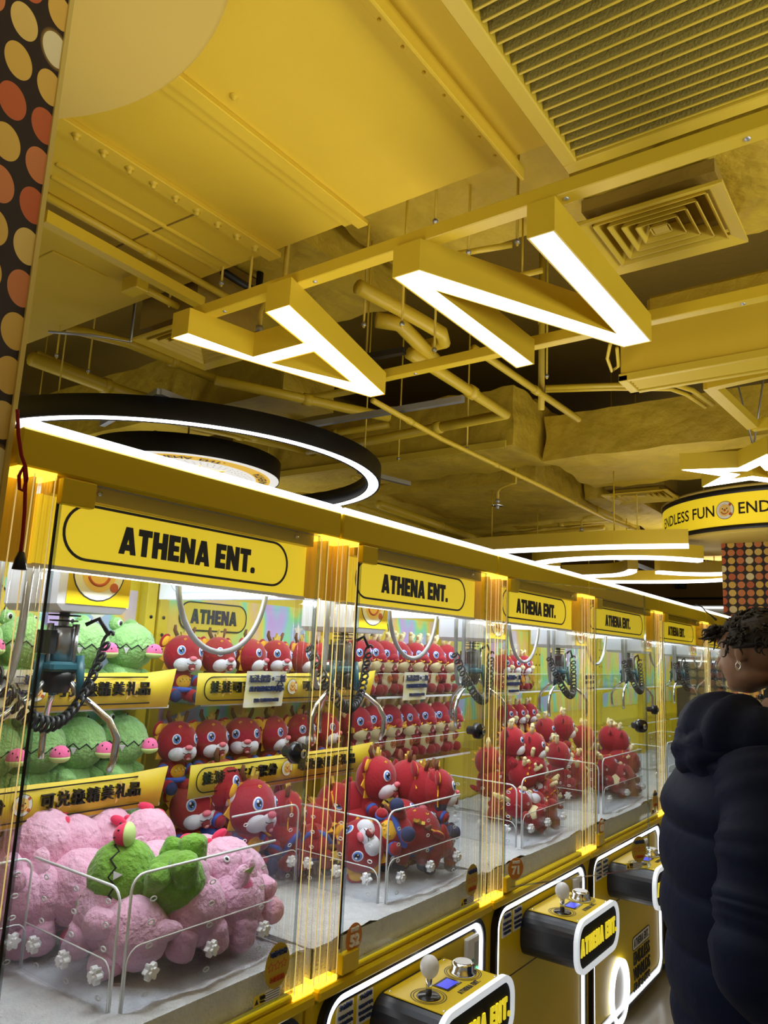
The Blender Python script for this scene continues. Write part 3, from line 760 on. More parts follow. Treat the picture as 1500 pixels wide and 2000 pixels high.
# ------------------------------------------------------------ lit letters on their rails
ZL = 2.9
def letter(label, poly, name, hole=None, cat='lit letter'):
    c = sum((Vector((x, y, 0)) for x, y in poly), Vector()) / len(poly)
    e = empty(name, label, cat, (c.x, c.y, ZL))
    loc = [(x - c.x, y - c.y) for x, y in poly]
    area_ = sum(loc[i - 1][0] * loc[i][1] - loc[i][0] * loc[i - 1][1] for i in range(len(loc)))
    if area_ < 0: loc.reverse()
    def sides(mb, pts, z0, z1, mt, flip=False):
        n = len(pts); vs = [(p[0], p[1], z0) for p in pts] + [(p[0], p[1], z1) for p in pts]
        mb.add(vs, [((i, (i + 1) % n, n + (i + 1) % n, n + i) if not flip else (n + i, n + (i + 1) % n, (i + 1) % n, i)) for i in range(n)], mt)
    b = MB(); inn = offset_poly(loc, 0.006)
    if hole is None:
        b.prism([(x, y, 0.004) for x, y in loc], (0, 0, 0.106), 'steel_yellow')
        sides(b, loc, -0.003, 0.004, 'steel_yellow'); sides(b, inn, -0.003, 0.004, 'steel_yellow', True)
        n = len(loc); b.add([(p[0], p[1], -0.003) for p in loc] + [(p[0], p[1], -0.003) for p in inn], [(i, n + i, n + (i + 1) % n, (i + 1) % n) for i in range(n)], 'steel_yellow')
        b.build('casing', e)
        f = MB(); f.prism([(p[0], p[1], -0.001) for p in inn], (0, 0, 0.003), 'letter_light'); f.build('light_panel', e)
    else:
        hl = [(x - c.x, y - c.y) for x, y in hole]
        a2 = sum(hl[i - 1][0] * hl[i][1] - hl[i][0] * hl[i - 1][1] for i in range(len(hl)))
        if a2 < 0: hl.reverse()
        sides(b, loc, -0.003, 0.11, 'steel_yellow'); sides(b, hl, -0.003, 0.11, 'steel_yellow', True)
        def keyhole(o_, h_):
            best = min(((i, j) for i in range(len(o_)) for j in range(len(h_))), key=lambda t: (Vector(o_[t[0]]) - Vector(h_[t[1]])).length)
            i, j = best; hr = list(reversed(h_)); jj = len(h_) - 1 - j
            return list(o_[:i + 1]) + [hr[(jj + k) % len(hr)] for k in range(len(hr) + 1)] + list(o_[i:])
        def tess(mb, o_, h_, z, mt):
            from mathutils.geometry import tessellate_polygon
            a = [Vector((p[0], p[1], 0)) for p in o_]; hh = [Vector((p[0], p[1], 0)) for p in h_]
            tri = tessellate_polygon([a, hh]); al = a + hh
            mb.add([(p.x, p.y, z) for p in al], [tuple(t) for t in tri], mt)
        tess(b, loc, hl, 0.11, 'steel_yellow'); b.build('casing', e)
        f = MB(); ih = offset_poly(list(reversed(hl)), 0.006)
        tess(f, inn, ih, -0.001, 'letter_light'); f.build('light_panel', e)
    return e
letter('white lit letter A in a yellow casing hanging from the rails', [(-1.232, 1.845), (-1.125, 1.845), (-1.073, 2.165), (-0.775, 2.165), (-0.705, 1.87), (-0.578, 1.87), (-0.845, 2.85), (-0.935, 2.85)], 'lit_letter',
       [(-1.052, 2.262), (-0.80, 2.262), (-0.89, 2.63)])
letter('white lit letter N in a yellow casing hanging from the rails', [(-.13, 1.9), (-.02, 1.9), (.362, 2.71), (.362, 1.912), (.452, 1.912), (.456, 2.852), (.343, 2.855), (-.05, 2.06), (-.042, 2.845), (-.131, 2.85)], 'lit_letter')
zr = ZL + 0.11
def rail(label, a, b, y, w, h):
    mb = MB(); x0, x1 = onz(*a, zr).x, onz(*b, zr).x + 0.8
    o = (x0, y, zr); L_ = x1 - x0
    mb.box(0, L_, -w / 2, w / 2, 0, h, 'steel_yellow', 0.003)
    for k in range(5): mb.lathe([(0, -0.004), (0.008, -0.003), (0.009, 0)], (0.3 + k * 0.5, 0, 0), 'galvanised', 10)
    ob = mb.build('hanging_rail', loc=o); tag(ob, label, 'rail'); return ob
rail('front yellow steel rail carrying the tops of the letters', (330, 630), (1500, 265), 1.945, 0.055, 0.05)
rail('rear yellow steel rail behind the feet of the letters', (738, 760), (1500, 575), 2.93, 0.05, 0.05)
# star
SCN = (0.40, 5.27, 2.9)
st = empty('star_light', 'white lit star with a star-shaped opening near the drum sign', 'star light', SCN)
so = [(0.49 * math.cos(R_(36 * k)) if k % 2 == 0 else 0.2 * math.cos(R_(36 * k)), 0.49 * math.sin(R_(36 * k)) if k % 2 == 0 else 0.2 * math.sin(R_(36 * k))) for k in range(10)]
si = [(x * 0.42, y * 0.42) for x, y in so]
m = MB(); ring_band(m, so, si, 0.11, 'steel_yellow', Matrix.Translation((0, 0, 0))); m.build('casing', st)
m = MB(); ring_band(m, [(x * 0.97, y * 0.97) for x, y in so], [(x * 1.06, y * 1.06) for x, y in si], 0.004, 'letter_light', Matrix.Translation((0, 0, -0.004))); m.build('light_panel', st)
m = MB(); m.box(-0.35, 0.35, -0.03, 0.03, 0.13, 0.17, 'steel_yellow'); m.box(-0.02, 0.02, -0.02, 0.02, 0.11, 0.14, 'steel_yellow'); m.tube([(0, 0, .17), (-.09, 0, .7)], .006, 'galvanised', 6); m.tube([(0, 0, .17), (.09, 0, .7)], .006, 'galvanised', 6); m.build('hanger', st)
# ring lamp and round lit sign
RCN = (-3.315, 3.626, 2.9)
rg = empty('ring_lamp', 'large black ring lamp with a white lit underside over the nearest machine', 'ring lamp', RCN)
m = MB(); m.lathe([(1.512, 0), (1.515, 0.13), (1.40, 0.13), (1.405, 0), (1.42, 0.0), (1.42, .006), (1.497, .006), (1.497, 0), (1.512, 0)], (0, 0, 0), 'black', 96); m.build('casing', rg)
m = MB(); m.lathe([(1.497, 0.003), (1.42, 0.003)], (0, 0, 0), 'letter_light', 96); m.build('light_band', rg)
for a in (20, 110, 200, 290):
    m = MB(); m.tube([(1.45 * math.cos(R_(a)), 1.45 * math.sin(R_(a)), .13), (1.45 * math.cos(R_(a)), 1.45 * math.sin(R_(a)), 1.79)], .005, 'steel_yellow', 6); m.build('hanger_rod', rg)
ds = empty('round_sign', 'round lit sign with yellow band and black lettering inside the ring lamp', 'round sign', RCN)
m = MB(); m.lathe([(0.727, 0), (0.73, 0.14), (0, 0.14)], (0, 0, 0), 'black', 72); m.build('casing', ds)
m = MB(); m.lathe([(0, 0.004), (0.545, 0.004)], (0, 0, 0), 'disc_white', 72); m.lathe([(0.545, 0.004), (0.655, 0.004)], (0, 0, 0), 'disc_yellow', 72); m.lathe([(0.655, 0.004), (0.722, 0.004)], (0, 0, 0), 'disc_white', 72); m.build('face', ds)
m = MB()
def arc_text(mb, s, h, r, mid):
    vs, fs = text_geo(s, 0.03, 0.0)
    out = []
    for v in vs:
        a = mid + v.x * h / r        # read from below
        rr = r - v.y * h
        out.append((rr * math.cos(a), rr * math.sin(a), 0.0))
    mb.add(out, fs, 'lettering_black')
for k in range(4):
    m = MB(); arc_text(m, 'ATHENA  ENT.', 0.088, 0.60, R_(-40 + 88 * k)); m.build('lettering', ds)
m = MB()
for r in (0.44, 0.475, 0.51):
    for k in range(60):
        a = 2 * math.pi * (k + (r * 50 % 1)) / 60; m.lathe([(0, 0), (0.006, 0)], (r * math.cos(a), r * math.sin(a), 0.001), 'disc_dots', 6)
m.build('dot_pattern', ds)
m = MB(); m.lathe([(0, 0), (0.36, 0)], (0, 0, 0.001), 'disc_yellow', 40)
for k in range(12):
    a = R_(30 * k + 6); m.prism([(0.34 * math.cos(a - .1), 0.34 * math.sin(a - .1), 0), (0.42 * math.cos(a), 0.42 * math.sin(a), 0), (0.34 * math.cos(a + .1), 0.34 * math.sin(a + .1), 0)], (0, 0, 0.0008), 'disc_yellow')
m.build('emblem', ds)
m = MB(); m.tube([(0, 0, .14), (0, 0, 1.8)], .008, 'steel_yellow', 6); m.build('hanger', ds)
# far curved light channels
arcs = [('longest straight-ended light channel nearest the drum sign', [(900, 1079), (960, 1075), (1060, 1070), (1200, 1065), (1345, 1063)]),
        ('oval light channel curling round at its left end', [(1090, 1107), (1052, 1103), (1058, 1096), (1110, 1090), (1200, 1086), (1290, 1087), (1368, 1092)]),
        ('short curved light channel above the fourth machine', [(1100, 1124), (1150, 1123), (1200, 1121), (1225, 1117), (1236, 1112)]),
        ('short light channel at the left side of the dotted column', [(1284, 1115), (1330, 1118), (1380, 1119), (1420, 1118)]),
        ('lowest and farthest curved light channel', [(1130, 1132), (1200, 1134), (1300, 1134), (1380, 1132), (1425, 1129)])]
for lab, pts in arcs:
    P = [onz(x, y, 2.62) for x, y in pts]; o = P[0]
    Q = []
    for i in range(len(P) - 1):
        p0, p1, p2, p3 = P[max(0, i - 1)], P[i], P[i + 1], P[min(len(P) - 1, i + 2)]
        for k in range(6):
            t = k / 6; Q.append(0.5 * ((2 * p1) + (p2 - p0) * t + (2 * p0 - 5 * p1 + 4 * p2 - p3) * t * t + (3 * p1 - p0 - 3 * p2 + p3) * t ** 3))
    Q.append(P[-1]); Q = [q_ - o for q_ in Q]
    e = empty('light_channel', 'distant yellow ' + lab, 'light channel', o, group='far curved light channels')
    def strip(mb, w, z0, z1, mt):
        n = len(Q); vs = []
        for i in range(n):
            t = (Q[min(n - 1, i + 1)] - Q[max(0, i - 1)]); t.z = 0; t.normalize(); s = Vector((-t.y, t.x, 0)) * (w / 2)
            for sg, z in ((-1, z0), (1, z0), (1, z1), (-1, z1)): vs.append(Q[i] + s * sg + Vector((0, 0, z)))
        fs = [(4 * i + k, 4 * i + (k + 1) % 4, 4 * i + 4 + (k + 1) % 4, 4 * i + 4 + k) for i in range(n - 1) for k in range(4)] + [(3, 2, 1, 0), (4 * n - 4, 4 * n - 3, 4 * n - 2, 4 * n - 1)]
        mb.add(vs, fs, mt)
    m = MB(); strip(m, 0.11, 0.0, 0.12, 'steel_yellow'); m.build('channel', e)
    m = MB(); strip(m, 0.085, -0.03, 0.001, 'white_led'); m.build('diffuser_strip', e)
    for q_ in (Q[len(Q) // 4], Q[3 * len(Q) // 4]):
        w_ = q_ + o; m = MB(); m.tube([q_ + Vector((0, 0, .12)), q_ + Vector((0, 0, topz(w_.x, w_.y) - 2.62))], .005, 'steel_yellow', 6); m.build('hanger_rod', e)
# camera on the far wall
sc = empty('security_camera', 'small black security camera on the brown far wall', 'camera', ony(1331, 1145, 15.0))
m = MB(); m.box(-0.09, 0.09, -0.14, 0.03, -0.05, 0.08, 'black', 0.01); m.build('body', sc)
m = MB(); m.tube([(0, 0.02, 0), (0.05, 0.1, 0.05)], 0.02, 'black', 8); m.tube([(0, -.15, .01), (0, -.14, .01)], .035, 'black_gloss', 12); m.build('bracket', sc)

# ------------------------------------------------------------ claw machines
BX = -0.78            # back wall plane
XA, YC, XC = -.078, .395, -.41      # chute: front wall, side wall, back wall
def make_machine(y0, W, label, number=None, banner=(True, True), lip=(False, False), paper=True, door_open=0.0, inner_sign=True, lit=True, port=False, banner_span=None, crane=(-.28, .335)):
    r = empty('claw_machine', label, 'claw machine', (0, y0, 0), group='row of claw machines')
    P = lambda name, mb, par=r, lab=None, **k: mb.build(name, par, lab, **k)
    yl, yr = 0.004, W - 0.004
    # cabinet
    m = MB(); m.box(BX - 0.04, -0.012, yl, yr, 0.06, 0.80, 'cabinet_yellow', 0.012); P('cabinet', m)
    m = MB(); m.box(BX - 0.02, -0.05, yl + .02, yr - .02, 0.0, 0.06, 'black'); P('plinth', m)
    m = MB(); m.box(-0.06, 0.018, yl, yr, 0.803, 0.832, 'cabinet_yellow', 0.006); m.box(BX - .04, -0.06, yl, yr, 0.80, 0.832, 'cabinet_yellow'); m.box(-0.02, 0.006, yl + .05, yr - .05, 0.832, 0.846, 'cabinet_yellow', 0.004); P('sill', m)
    # lit door outline
    cy, cz, dw, dh = W / 2, 0.435, W - 0.095, 0.715
    m = MB(); pill_line(m, dw, dh, 0.07, 0.017, 0.014, 'white_led', face_x(-0.010, cy, cz)); P('door_light', m, None or r)
    m = MB(); pill_line(m, dw + 0.03, dh + 0.03, 0.08, 0.015, 0.020, 'black_gloss', face_x(-0.012, cy, cz)); pill_line(m, dw - 0.034, dh - 0.034, 0.055, 0.010, 0.010, 'black_gloss', face_x(-0.012, cy, cz)); P('door_seal', m)
    m = MB(); m.prism([(p[0], p[1], 0) for p in pill(dw - 0.05, dh - 0.05, 0.05)], (0, 0, 0.008), 'cabinet_yellow', face_x(-0.012, cy, cz)); dp = P('door_panel', m)
    m = MB(); m.box(-0.0045, -0.003, cy - dw / 2 + .03, cy + dw / 2 - .03, 0.549, 0.553, 'black'); P('panel_seam', m, dp)
    m = MB(); m.tube([(-.004, yr - .125, .43), (0.012, yr - .125, .43)], 0.012, 'chrome', 12); P('door_lock', m, dp)
    for dy in (0.10, 0.185):
        m = MB(); m.prism([(p[0], p[1], 0) for p in pill(0.07, 0.075, 0.004)], (0, 0, 0.001), 'paper_white', face_x(-0.004, dy + 0.035, 0.725))
        m.prism([(-.03, .022, 0), (-.03, .034, 0), (.03, .034, 0), (.03, .022, 0)], (0, 0, .0014), 'banner_yellow', face_x(-0.004, dy + 0.035, 0.725))
        font_text(m, '安全提示', 0.013, 'ink_blue', face_x(-0.0022, dy + .035, .753), 0.0)
        font_text(m, '请使用本产品时', 0.0085, 'ink_blue', face_x(-0.0022, dy + .035, .731), 0.0); font_text(m, '请勿用力拍打机', 0.0085, 'ink_blue', face_x(-0.0022, dy + .035, .715), 0.0); font_text(m, '请监护人陪同', 0.0085, 'ink_blue', face_x(-0.0022, dy + .035, .70), 0.0)
        P('notice_sticker', m, dp)
    # card reader
    cy_ = min(W - 0.115, 0.785)
    m = MB(); m.box(-0.006, 0.010, cy_ - .045, cy_ + .035, .63, .755, 'white_plastic', 0.004); cr = P('card_reader', m)
    m = MB(); m.box(0.010, 0.0115, cy_ - .040, cy_ - .005, .635, .69, 'card_teal'); m.box(0.010, 0.0118, cy_ + .002, cy_ + .028, .665, .735, 'galvanised', .0004); P('face_plate', m, cr)
    m = MB(); m.ell((0.011, cy_ + .018, .655), 0.006, 'green_led', nu=8, nv=6); P('indicator_light', m, cr)
    # console
    c0 = 0.445 if W < 1 else 0.445
    cw, cb, ct = 0.40, 0.585, 0.738
    prof = [(p[0], p[1]) for p in pill(cw, ct - cb, 0.060, 6)]
    m = MB(); m.prism([(a, b, 0) for a, b in prof], (0, 0, 0.205), 'console_black', face_x(-0.004, c0, (cb + ct) / 2)); con = P('console', m)
    m = MB(); m.box(0.006, 0.198, c0 - cw / 2 + 0.045, c0 + cw / 2 - 0.045, ct - 0.001, ct + 0.003, 'cabinet_yellow', 0.0015); 
    for sx in (.016, .188):
        for sy in (-1, 1): m.lathe([(0, .003), (.004, .0025), (.005, 0)], (sx, c0 + sy * .14, ct + .002), 'chrome', 8)
    P('top_plate', m, con)
    m = MB(); pill_line(m, cw + 0.022, ct - cb + 0.022, 0.070, 0.018, 0.016, 'soft_led', face_x(0.201, c0, (cb + ct) / 2)); P('light_rim', m, con)
    m = MB(); m.prism([(p[0], p[1], 0) for p in pill(cw - 0.012, ct - cb - 0.012, 0.055)], (0, 0, 0.010), 'black_matte', face_x(0.201, c0, (cb + ct) / 2)); P('sign_face', m, con)
    m = MB(); block_text(m, 'ATHENA ENT.', 0.056, 0.004, 'lettering_lit', face_x(0.212, c0 + .005, (cb + ct) / 2), gap=.16, sx=0.76); P('sign_lettering', m, con)
    jx, jy = 0.112, c0 - 0.095
    m = MB(); m.lathe([(0, .004), (.030, .0035), (.033, 0)], (jx, jy, ct + .003), 'black_gloss', 24)
    for rr in (.040, .047): m.lathe([(rr, 0.0006), (rr + .0025, .0006)], (jx, jy, ct + .003), 'lettering_black', 32)
    m.tube([(jx, jy, ct + .004), (jx, jy, ct + .055)], .0085, 'chrome', 12); P('joystick_shaft', m, con)
    m = MB(); m.ell((jx, jy, ct + .076), (.026, .026, .029), 'white_plastic', nu=24, nv=16); P('joystick_ball', m, con)
    bx_, by_ = 0.105, c0 + 0.10
    m = MB(); m.lathe([(.040, 0), (.040, .006), (.033, .010), (.033, .024), (.028, .030), (0, .031)], (bx_, by_, ct + .003), 'chrome', 28)
    for rr in (.046, .052): m.lathe([(rr, 0.0006), (rr + .0025, .0006)], (bx_, by_, ct + .003), 'lettering_black', 32)
    P('push_button', m, con)
    m = MB(); m.lathe([(0, .0325), (.026, .0315)], (bx_, by_, ct + .003), 'white_plastic', 24); P('button_cap', m, con)
    m = MB(); m.box(.085, .137, c0 - .035, c0 + .04, ct + .003, ct + .0045, 'black_gloss'); m.box(.093, .129, c0 - .027, c0 + .032, ct + .0045, ct + .005, 'screen_blue'); P('display_screen', m, con)
    m = MB(); block_text(m, 'ATHENA ENT.', 0.017, 0.0006, 'lettering_black', face_up(.165, c0 + .03, ct + .0032), sx=0.85); P('plate_lettering', m, con)
    if port:
        pc = (0.0, 0.375, 0.17)
        m = MB(); ring_band(m, [(0.115 * math.cos(2 * math.pi * i / 48), 0.135 * math.sin(2 * math.pi * i / 48)) for i in range(48)], [(0.097 * math.cos(2 * math.pi * i / 48), 0.117 * math.sin(2 * math.pi * i / 48)) for i in range(48)], 0.02, 'white_led', face_x(-.006, pc[1], pc[2])); po = P('prize_port', m)
        m = MB(); m.prism([(0.098 * math.cos(2 * math.pi * i / 48), 0.118 * math.sin(2 * math.pi * i / 48), 0) for i in range(48)], (0, 0, 0.004), 'white_plastic', face_x(-.005, pc[1], pc[2])); P('port_flap', m, po)
        m = MB()
        m.prism([(p[0], p[1], 0) for p in pill(.27, .062, .02)], (0, 0, .0014), 'paper_white', face_x(-.004, .72, .305)); pill_line(m, .27, .062, .02, .004, .002, 'lettering_black', face_x(-.004, .72, .305))
        block_text(m, 'ATHENA ENT.', .036, .001, 'lettering_black', face_x(-.003, .72, .305), sx=.85)
        for i, s in enumerate(('ENDLESS', 'WARLDS', 'ENDLESS')): font_text(m, s, .078, 'lettering_black', face_x(-.003, .72, .235 - .068 * i), 0.012, .82)
        P('door_lettering', m)
    # warning label and stickers on the glass
    # rear posts, back wall
    m = MB(); m.box(BX - .04, BX, yl, yr, 0.832, 1.94, 'panel_yellow'); P('back_wall', m)
    m = MB(); m.box(BX, BX + .004, 0.05, W - 0.05, 1.30, 1.80, 'holographic_film')
    for k in range(3):
        sp = star_pts(.03, .013); cx_, cz_ = (.55 + .12 * k) * W, 1.66 + .05 * ((k * 7) % 3 - 1)
        m.prism([(a, b, 0) for a, b in sp], (0, 0, .001), 'white_ink', face_x(BX + .004, cx_, cz_))
    P('poster', m)
    for y in (0.0, W - 0.045):
        m = MB(); m.box(BX, BX + .045, y + .003, y + .042, 0.832, 1.94, 'frame_yellow', .003)
        for z in (1.72, 1.665, 1.60): m.tube([(BX + .0455, y + .022, z), (BX + .047, y + .022, z)], .006, 'black', 8)
        P('rear_post', m)
    if inner_sign:
        m = MB(); sx_ = 0.27
        m.prism([(p[0], p[1], 0) for p in pill(.31, .10, .045)], (0, 0, .002), 'panel_yellow', face_x(BX + .0045, sx_, 1.735)); pill_line(m, .31, .10, .045, .005, .003, 'lettering_black', face_x(BX + .0045, sx_, 1.735))
        block_text(m, 'ATHENA', .05, .002, 'lettering_black', face_x(BX + .0065, sx_, 1.735), sx=.9); P('wall_sign', m)
    # shelves
    for k, z in enumerate((1.455, 1.185)):
        m = MB(); m.box(BX + .004, -.55, .05, W - .07, z, z + .008, 'acrylic'); m.box(-.552, -.548, .05, W - .07, z, z + .0082, 'edge_white'); sh = P('shelf', m)
        m = MB()
        for y in (.09, W - .13): m.prism([(BX + .004, y, z), (-.60, y, z), (BX + .004, y, z - .06)], (0, .006, 0), 'frame_yellow')
        P('bracket', m, sh)
        if lip[k]:
            m = MB(); m.box(-.552, -.548, .05, W - .07, z + .008, z + .10, 'acrylic'); m.box(-.553, -.547, .05, W - .07, z + .099, z + .101, 'edge_white'); P('shelf_lip', m, sh)
        if banner[k]:
            b0, b1 = (0.02, W - .03) if banner_span is None else banner_span
            wv = 0.004; n = 28; bh = .095; m = MB()
            y_ = [b0 + (b1 - b0) * i / n for i in range(n + 1)]
            sag = [wv * math.sin(i * .9 + k) + (0.014 * max(0, (i - n + 3)) if i > n - 3 else 0) for i in range(n + 1)]
            vs = []
            for i in range(n + 1):
                for zz in (0, 1):
                    for dx in (0, .0012): vs.append((-.543 + sag[i] * (0.4 + .6 * zz) + dx, y_[i], z + .005 + zz * (bh + .35 * sag[i])))
            fs = []
            for i in range(n):
                a = 4 * i; b = a + 4; fs += [(a + 1, b + 1, b + 3, a + 3), (a, a + 2, b + 2, b), (a + 2, a + 3, b + 3, b + 2), (a, b, b + 1, a + 1)]
            m.add(vs, fs, 'banner_yellow', True)
            ba = P('banner', m, sh)
            m = MB(); fx = -.5375
            bw = b1 - b0
            pill_line(m, bw - .05, bh - .02, .035, .0035, .001, 'lettering_black', face_x(fx, (b0 + b1) / 2, z + .053))
            s = '娃娃可寄存积分  可兑换精美礼品'; n_ = len(s)
            for i, c in enumerate(s):
                if c == ' ': continue
                u = b0 + .045 + (bw - .10) * (i + .5) / n_
                if i in (1, 10, 14): m.prism([(a, b, 0) for a, b in star_pts(.032, .015, a0=100)], (0, 0, .0006), 'star_peach', face_x(fx - .0005, u, z + .056))
                font_text(m, c, .040 * (1.0 if W < 1 else 1.1), 'lettering_black', face_x(fx + .0004, u, z + .055, 0), 0.004, .95, .008)
            badge(m, .026, face_x(fx + .0004, b0 + .045 + (bw - .10) * 8.0 / n_, z + .055), .0006)
            P('banner_lettering', m, sh)
    if paper:
        m = MB(); pw, ph = .185, .115; py_ = 0.305 if W < 1 else 0.33; pm = face_x(-.530, py_, 1.505)
        n = 8; vs = []
        for i in range(n + 1):
            for j in (0, 1):
                for d in (0, .001): vs.append((-pw / 2 + pw * i / n + (-.008 if j == 0 else 0), -ph / 2 + ph * j, d + .006 * math.sin(i * .6) * (1 - j)))
        fs = []
        for i in range(n):
            a = 4 * i; b = a + 4; fs += [(a + 1, b + 1, b + 3, a + 3), (a, a + 2, b + 2, b)]
        m.add(vs, fs, 'paper', True, pm); pc_ = P('instruction_card', m)
        m = MB()
        for s, h, dy in (('玩法:捏薄 + 二抓', .026, .032), ('爪子倾斜时会越丢越远', .0185, .0), ('注意: 完全掉入洞口才算', .0125, -.036)):
            font_text(m, s, h, 'ink_blue', pm @ Matrix.Translation((-.004, dy, .0085)), 0.0, 0.86)
        badge(m, .013, pm @ Matrix.Translation((pw / 2 - .018, .036, .008)), .0006)
        P('card_lettering', m, pc_)
    # padded fluffy bed
    m = MB(); n1, n2 = 26, 26; vs = []; rnd = random.Random(int(y0 * 100))
    for i in range(n1 + 1):
        for j in range(n2 + 1):
            x = BX + .01 + (-.02 - BX - .01) * i / n1; y = .012 + (W - .024) * j / n2
            vs.append((x, y, .908 + .010 * rnd.random() + .01 * math.sin(x * 14 + y * 9)))
    fs = [(i * (n2 + 1) + j, (i + 1) * (n2 + 1) + j, (i + 1) * (n2 + 1) + j + 1, i * (n2 + 1) + j + 1) for i in range(n1) for j in range(n2)]
    m.add(vs, fs, 'white_fluff', True)
    for x0, x1, y0_, y1_ in ((-.024, -.02, .012, W - .012), (BX + .01, -.02, .012, .016), (BX + .01, -.02, W - .016, W - .012)): m.box(x0, x1, y0_, y1_, .834, .914, 'white_fluff')
    P('fluffy_bed', m)
    # pillars
    for y in (0.0, W - 0.083):
        m = MB(); ya, yb = y + .003, y + .080
        m.box(-.070, .006, ya, yb, .836, 1.936, 'pillar_acrylic', .006)
        for t in (.1, .35, .62, .88):
            m.tube([(.006, ya + (yb - ya) * t, .836), (.006, ya + (yb - ya) * t, 1.936)], .0075, 'pillar_acrylic', 10)
            m.tube([(-.07 + .076 * t, ya if y > .1 else yb, .836), (-.07 + .076 * t, ya if y > .1 else yb, 1.936)], .006, 'pillar_acrylic', 8)
        pl = P('pillar', m)
        m = MB()
        for (a, b) in ((.0085, .06), (.010, .42), (.0085, .95)):
            yy = ya + (yb - ya) * b; m.box(a - .0008, a + .0008, yy - .0009, yy + .0009, .842, 1.930, 'amber_line')
        P('edge_light', m, pl)
        m = MB(); m.box(-.066, .009, ya + .002, yb - .002, 1.926, 1.938, 'amber_led'); P('end_light', m, pl); m = MB(); m.box(-.066, .010, ya + .002, yb - .002, .834, .846, 'amber_led'); P('end_light', m, pl)
        m = MB(); m.box(-.060, -.052, ya + .004, yb - .004, 1.775, 1.926, 'amber_core'); m.box(-.06, -.0, (ya + yb) / 2 - .003, (ya + yb) / 2 + .003, 1.775, 1.926, 'amber_core'); P('amber_core', m, pl)
    # head box
    m = MB(); m.box(BX - .04, 0.012, yl - .002, yr + .002, 1.938, 2.008, 'cabinet_yellow', .004); P('head_box', m)
    m = MB(); m.box(-.05, -.012, .083, W - .083, 1.905, 1.938, 'cabinet_yellow'); P('head_trim', m)
    for y in (.20 * W, .83 * W):
        m = MB(); m.tube([(-.0125, y, 1.922), (-.006, y, 1.922)], .005, 'chrome', 8); P('trim_bolt', m)
    m = MB(); m.box(-.018, 0.014, yl, yr, 2.008, 2.024, 'white_led', .003); P('top_light', m)
    # marquee
    m = MB(); m.box(-.060, -.040, .078, W - .078, 1.776, 1.906, 'marquee_lit'); m.box(-.062, -.036, .078, W - .078, 1.769, 1.777, 'edge_white'); mq = P('marquee', m)
    pw = W - 0.275; pc = W / 2 - .008
    m = MB(); pill_line(m, pw, .112, .055, .0055, .0015, 'lettering_black', face_x(-.040, pc, 1.848)); P('marquee_outline', m, mq)
    m = MB(); block_text(m, 'ATHENA ENT.', 0.056, 0.002, 'lettering_black', face_x(-.040, pc + .005, 1.845), sx=0.90); P('marquee_lettering', m, mq)
    for s, y in ((1, .012), (-1, W - .012)):
        m = MB(); m.box(-.71, -.075, min(y, y + s * .006), max(y, y + s * .006), 1.776, 1.936, 'white_panel')
        ym = y + s * .0066; Mx = Matrix.Translation((-.39, ym, 1.852)) @ Matrix(((1, 0, 0), (0, 0, 1), (0, 1, 0))).to_4x4()
        pill_line(m, .55, .115, .055, .004, .0006 * s, 'ghost_line', Mx); P('side_marquee', m)
    m = MB(); m.box(BX, -.07, .02, W - .02, 1.925, 1.937, 'white_panel'); P('inner_ceiling', m)
    # glass
    for y in (.004, W - .008):
        m = MB(); m.box(BX + .05, -.072, y, y + .004, .836, 1.776, 'side_glass'); P('side_pane', m)
    hinge = Vector((.004, .092, 0))
    Dm = Matrix.Translation(hinge) @ Matrix.Rotation(-door_open, 4, 'Z')
    dW = W - .175
    m = MB(); m.box(0, .005, 0, dW, .856, 1.932, 'pane_glass', 0, Dm)
    gd = P('glass_door', m)
    m = MB()
    for y in (0, dW): m.box(-.001, .006, y - .0015, y + .0015, .856, 1.932, 'acrylic_edge' , 0, Dm)
    for z in (.856, 1.932): m.box(-.001, .006, 0, dW, z - .0015, z + .0015, 'acrylic_edge' , 0, Dm)
    m.box(-.004, .0, -.0045, -.0005, .90, 1.92, 'black', 0, Dm)
    P('door_edge', m, gd)
    for z in (1.885, .842):
        m = MB(); m.box(-.003, .016, -.006, .062, z, z + .048, 'cabinet_yellow', .002, Matrix.Translation(hinge)); P('hinge', m, gd)
    m = MB(); lk = Dm @ Matrix.Translation((.006, dW - .035, 1.395)) @ Matrix.Rotation(R_(90), 4, 'Y')
    m.lathe([(0, .020), (.012, .020), (.013, .014), (.024, .012), (.026, 0), (.026, -.012), (.014, -.014), (.014, -.04), (0, -.04)], (0, 0, 0), 'black_gloss', 24, lk)
    m.lathe([(0, .022), (.010, .0215), (.011, .018)], (0, 0, 0), 'chrome', 16, lk); m.box(-.005, .005, -.001, .001, .0215, .023, 'black', 0, lk); P('lock', m, gd)
    # stickers on the glass
    m = MB(); n = 32; sm_ = Dm @ face_x(.0056, dW - .058, .93)
    m.prism([(.040 * math.cos(2 * math.pi * i / n), .048 * math.sin(2 * math.pi * i / n), 0) for i in range(n)], (0, 0, .0006), 'gold_sticker', sm_)
    for k in (-1, 0, 1): 
        sp = star_pts(.0115, .006); ring_band(m, [(a + k * .021, b) for a, b in sp], [(a * .7 + k * .021, b * .7) for a, b in sp], .001, 'red_ink', sm_)
    font_text(m, '可换积分', .014, 'ink_blue', sm_ @ Matrix.Translation((0, .026, .001)), .0); font_text(m, '三星娃娃', .012, 'red_ink', sm_ @ Matrix.Translation((0, -.027, .001)), .0)
    P('oval_sticker', m, gd)
    m = MB(); wm = Dm @ face_x(.0056, dW - .105, .866 + .006)
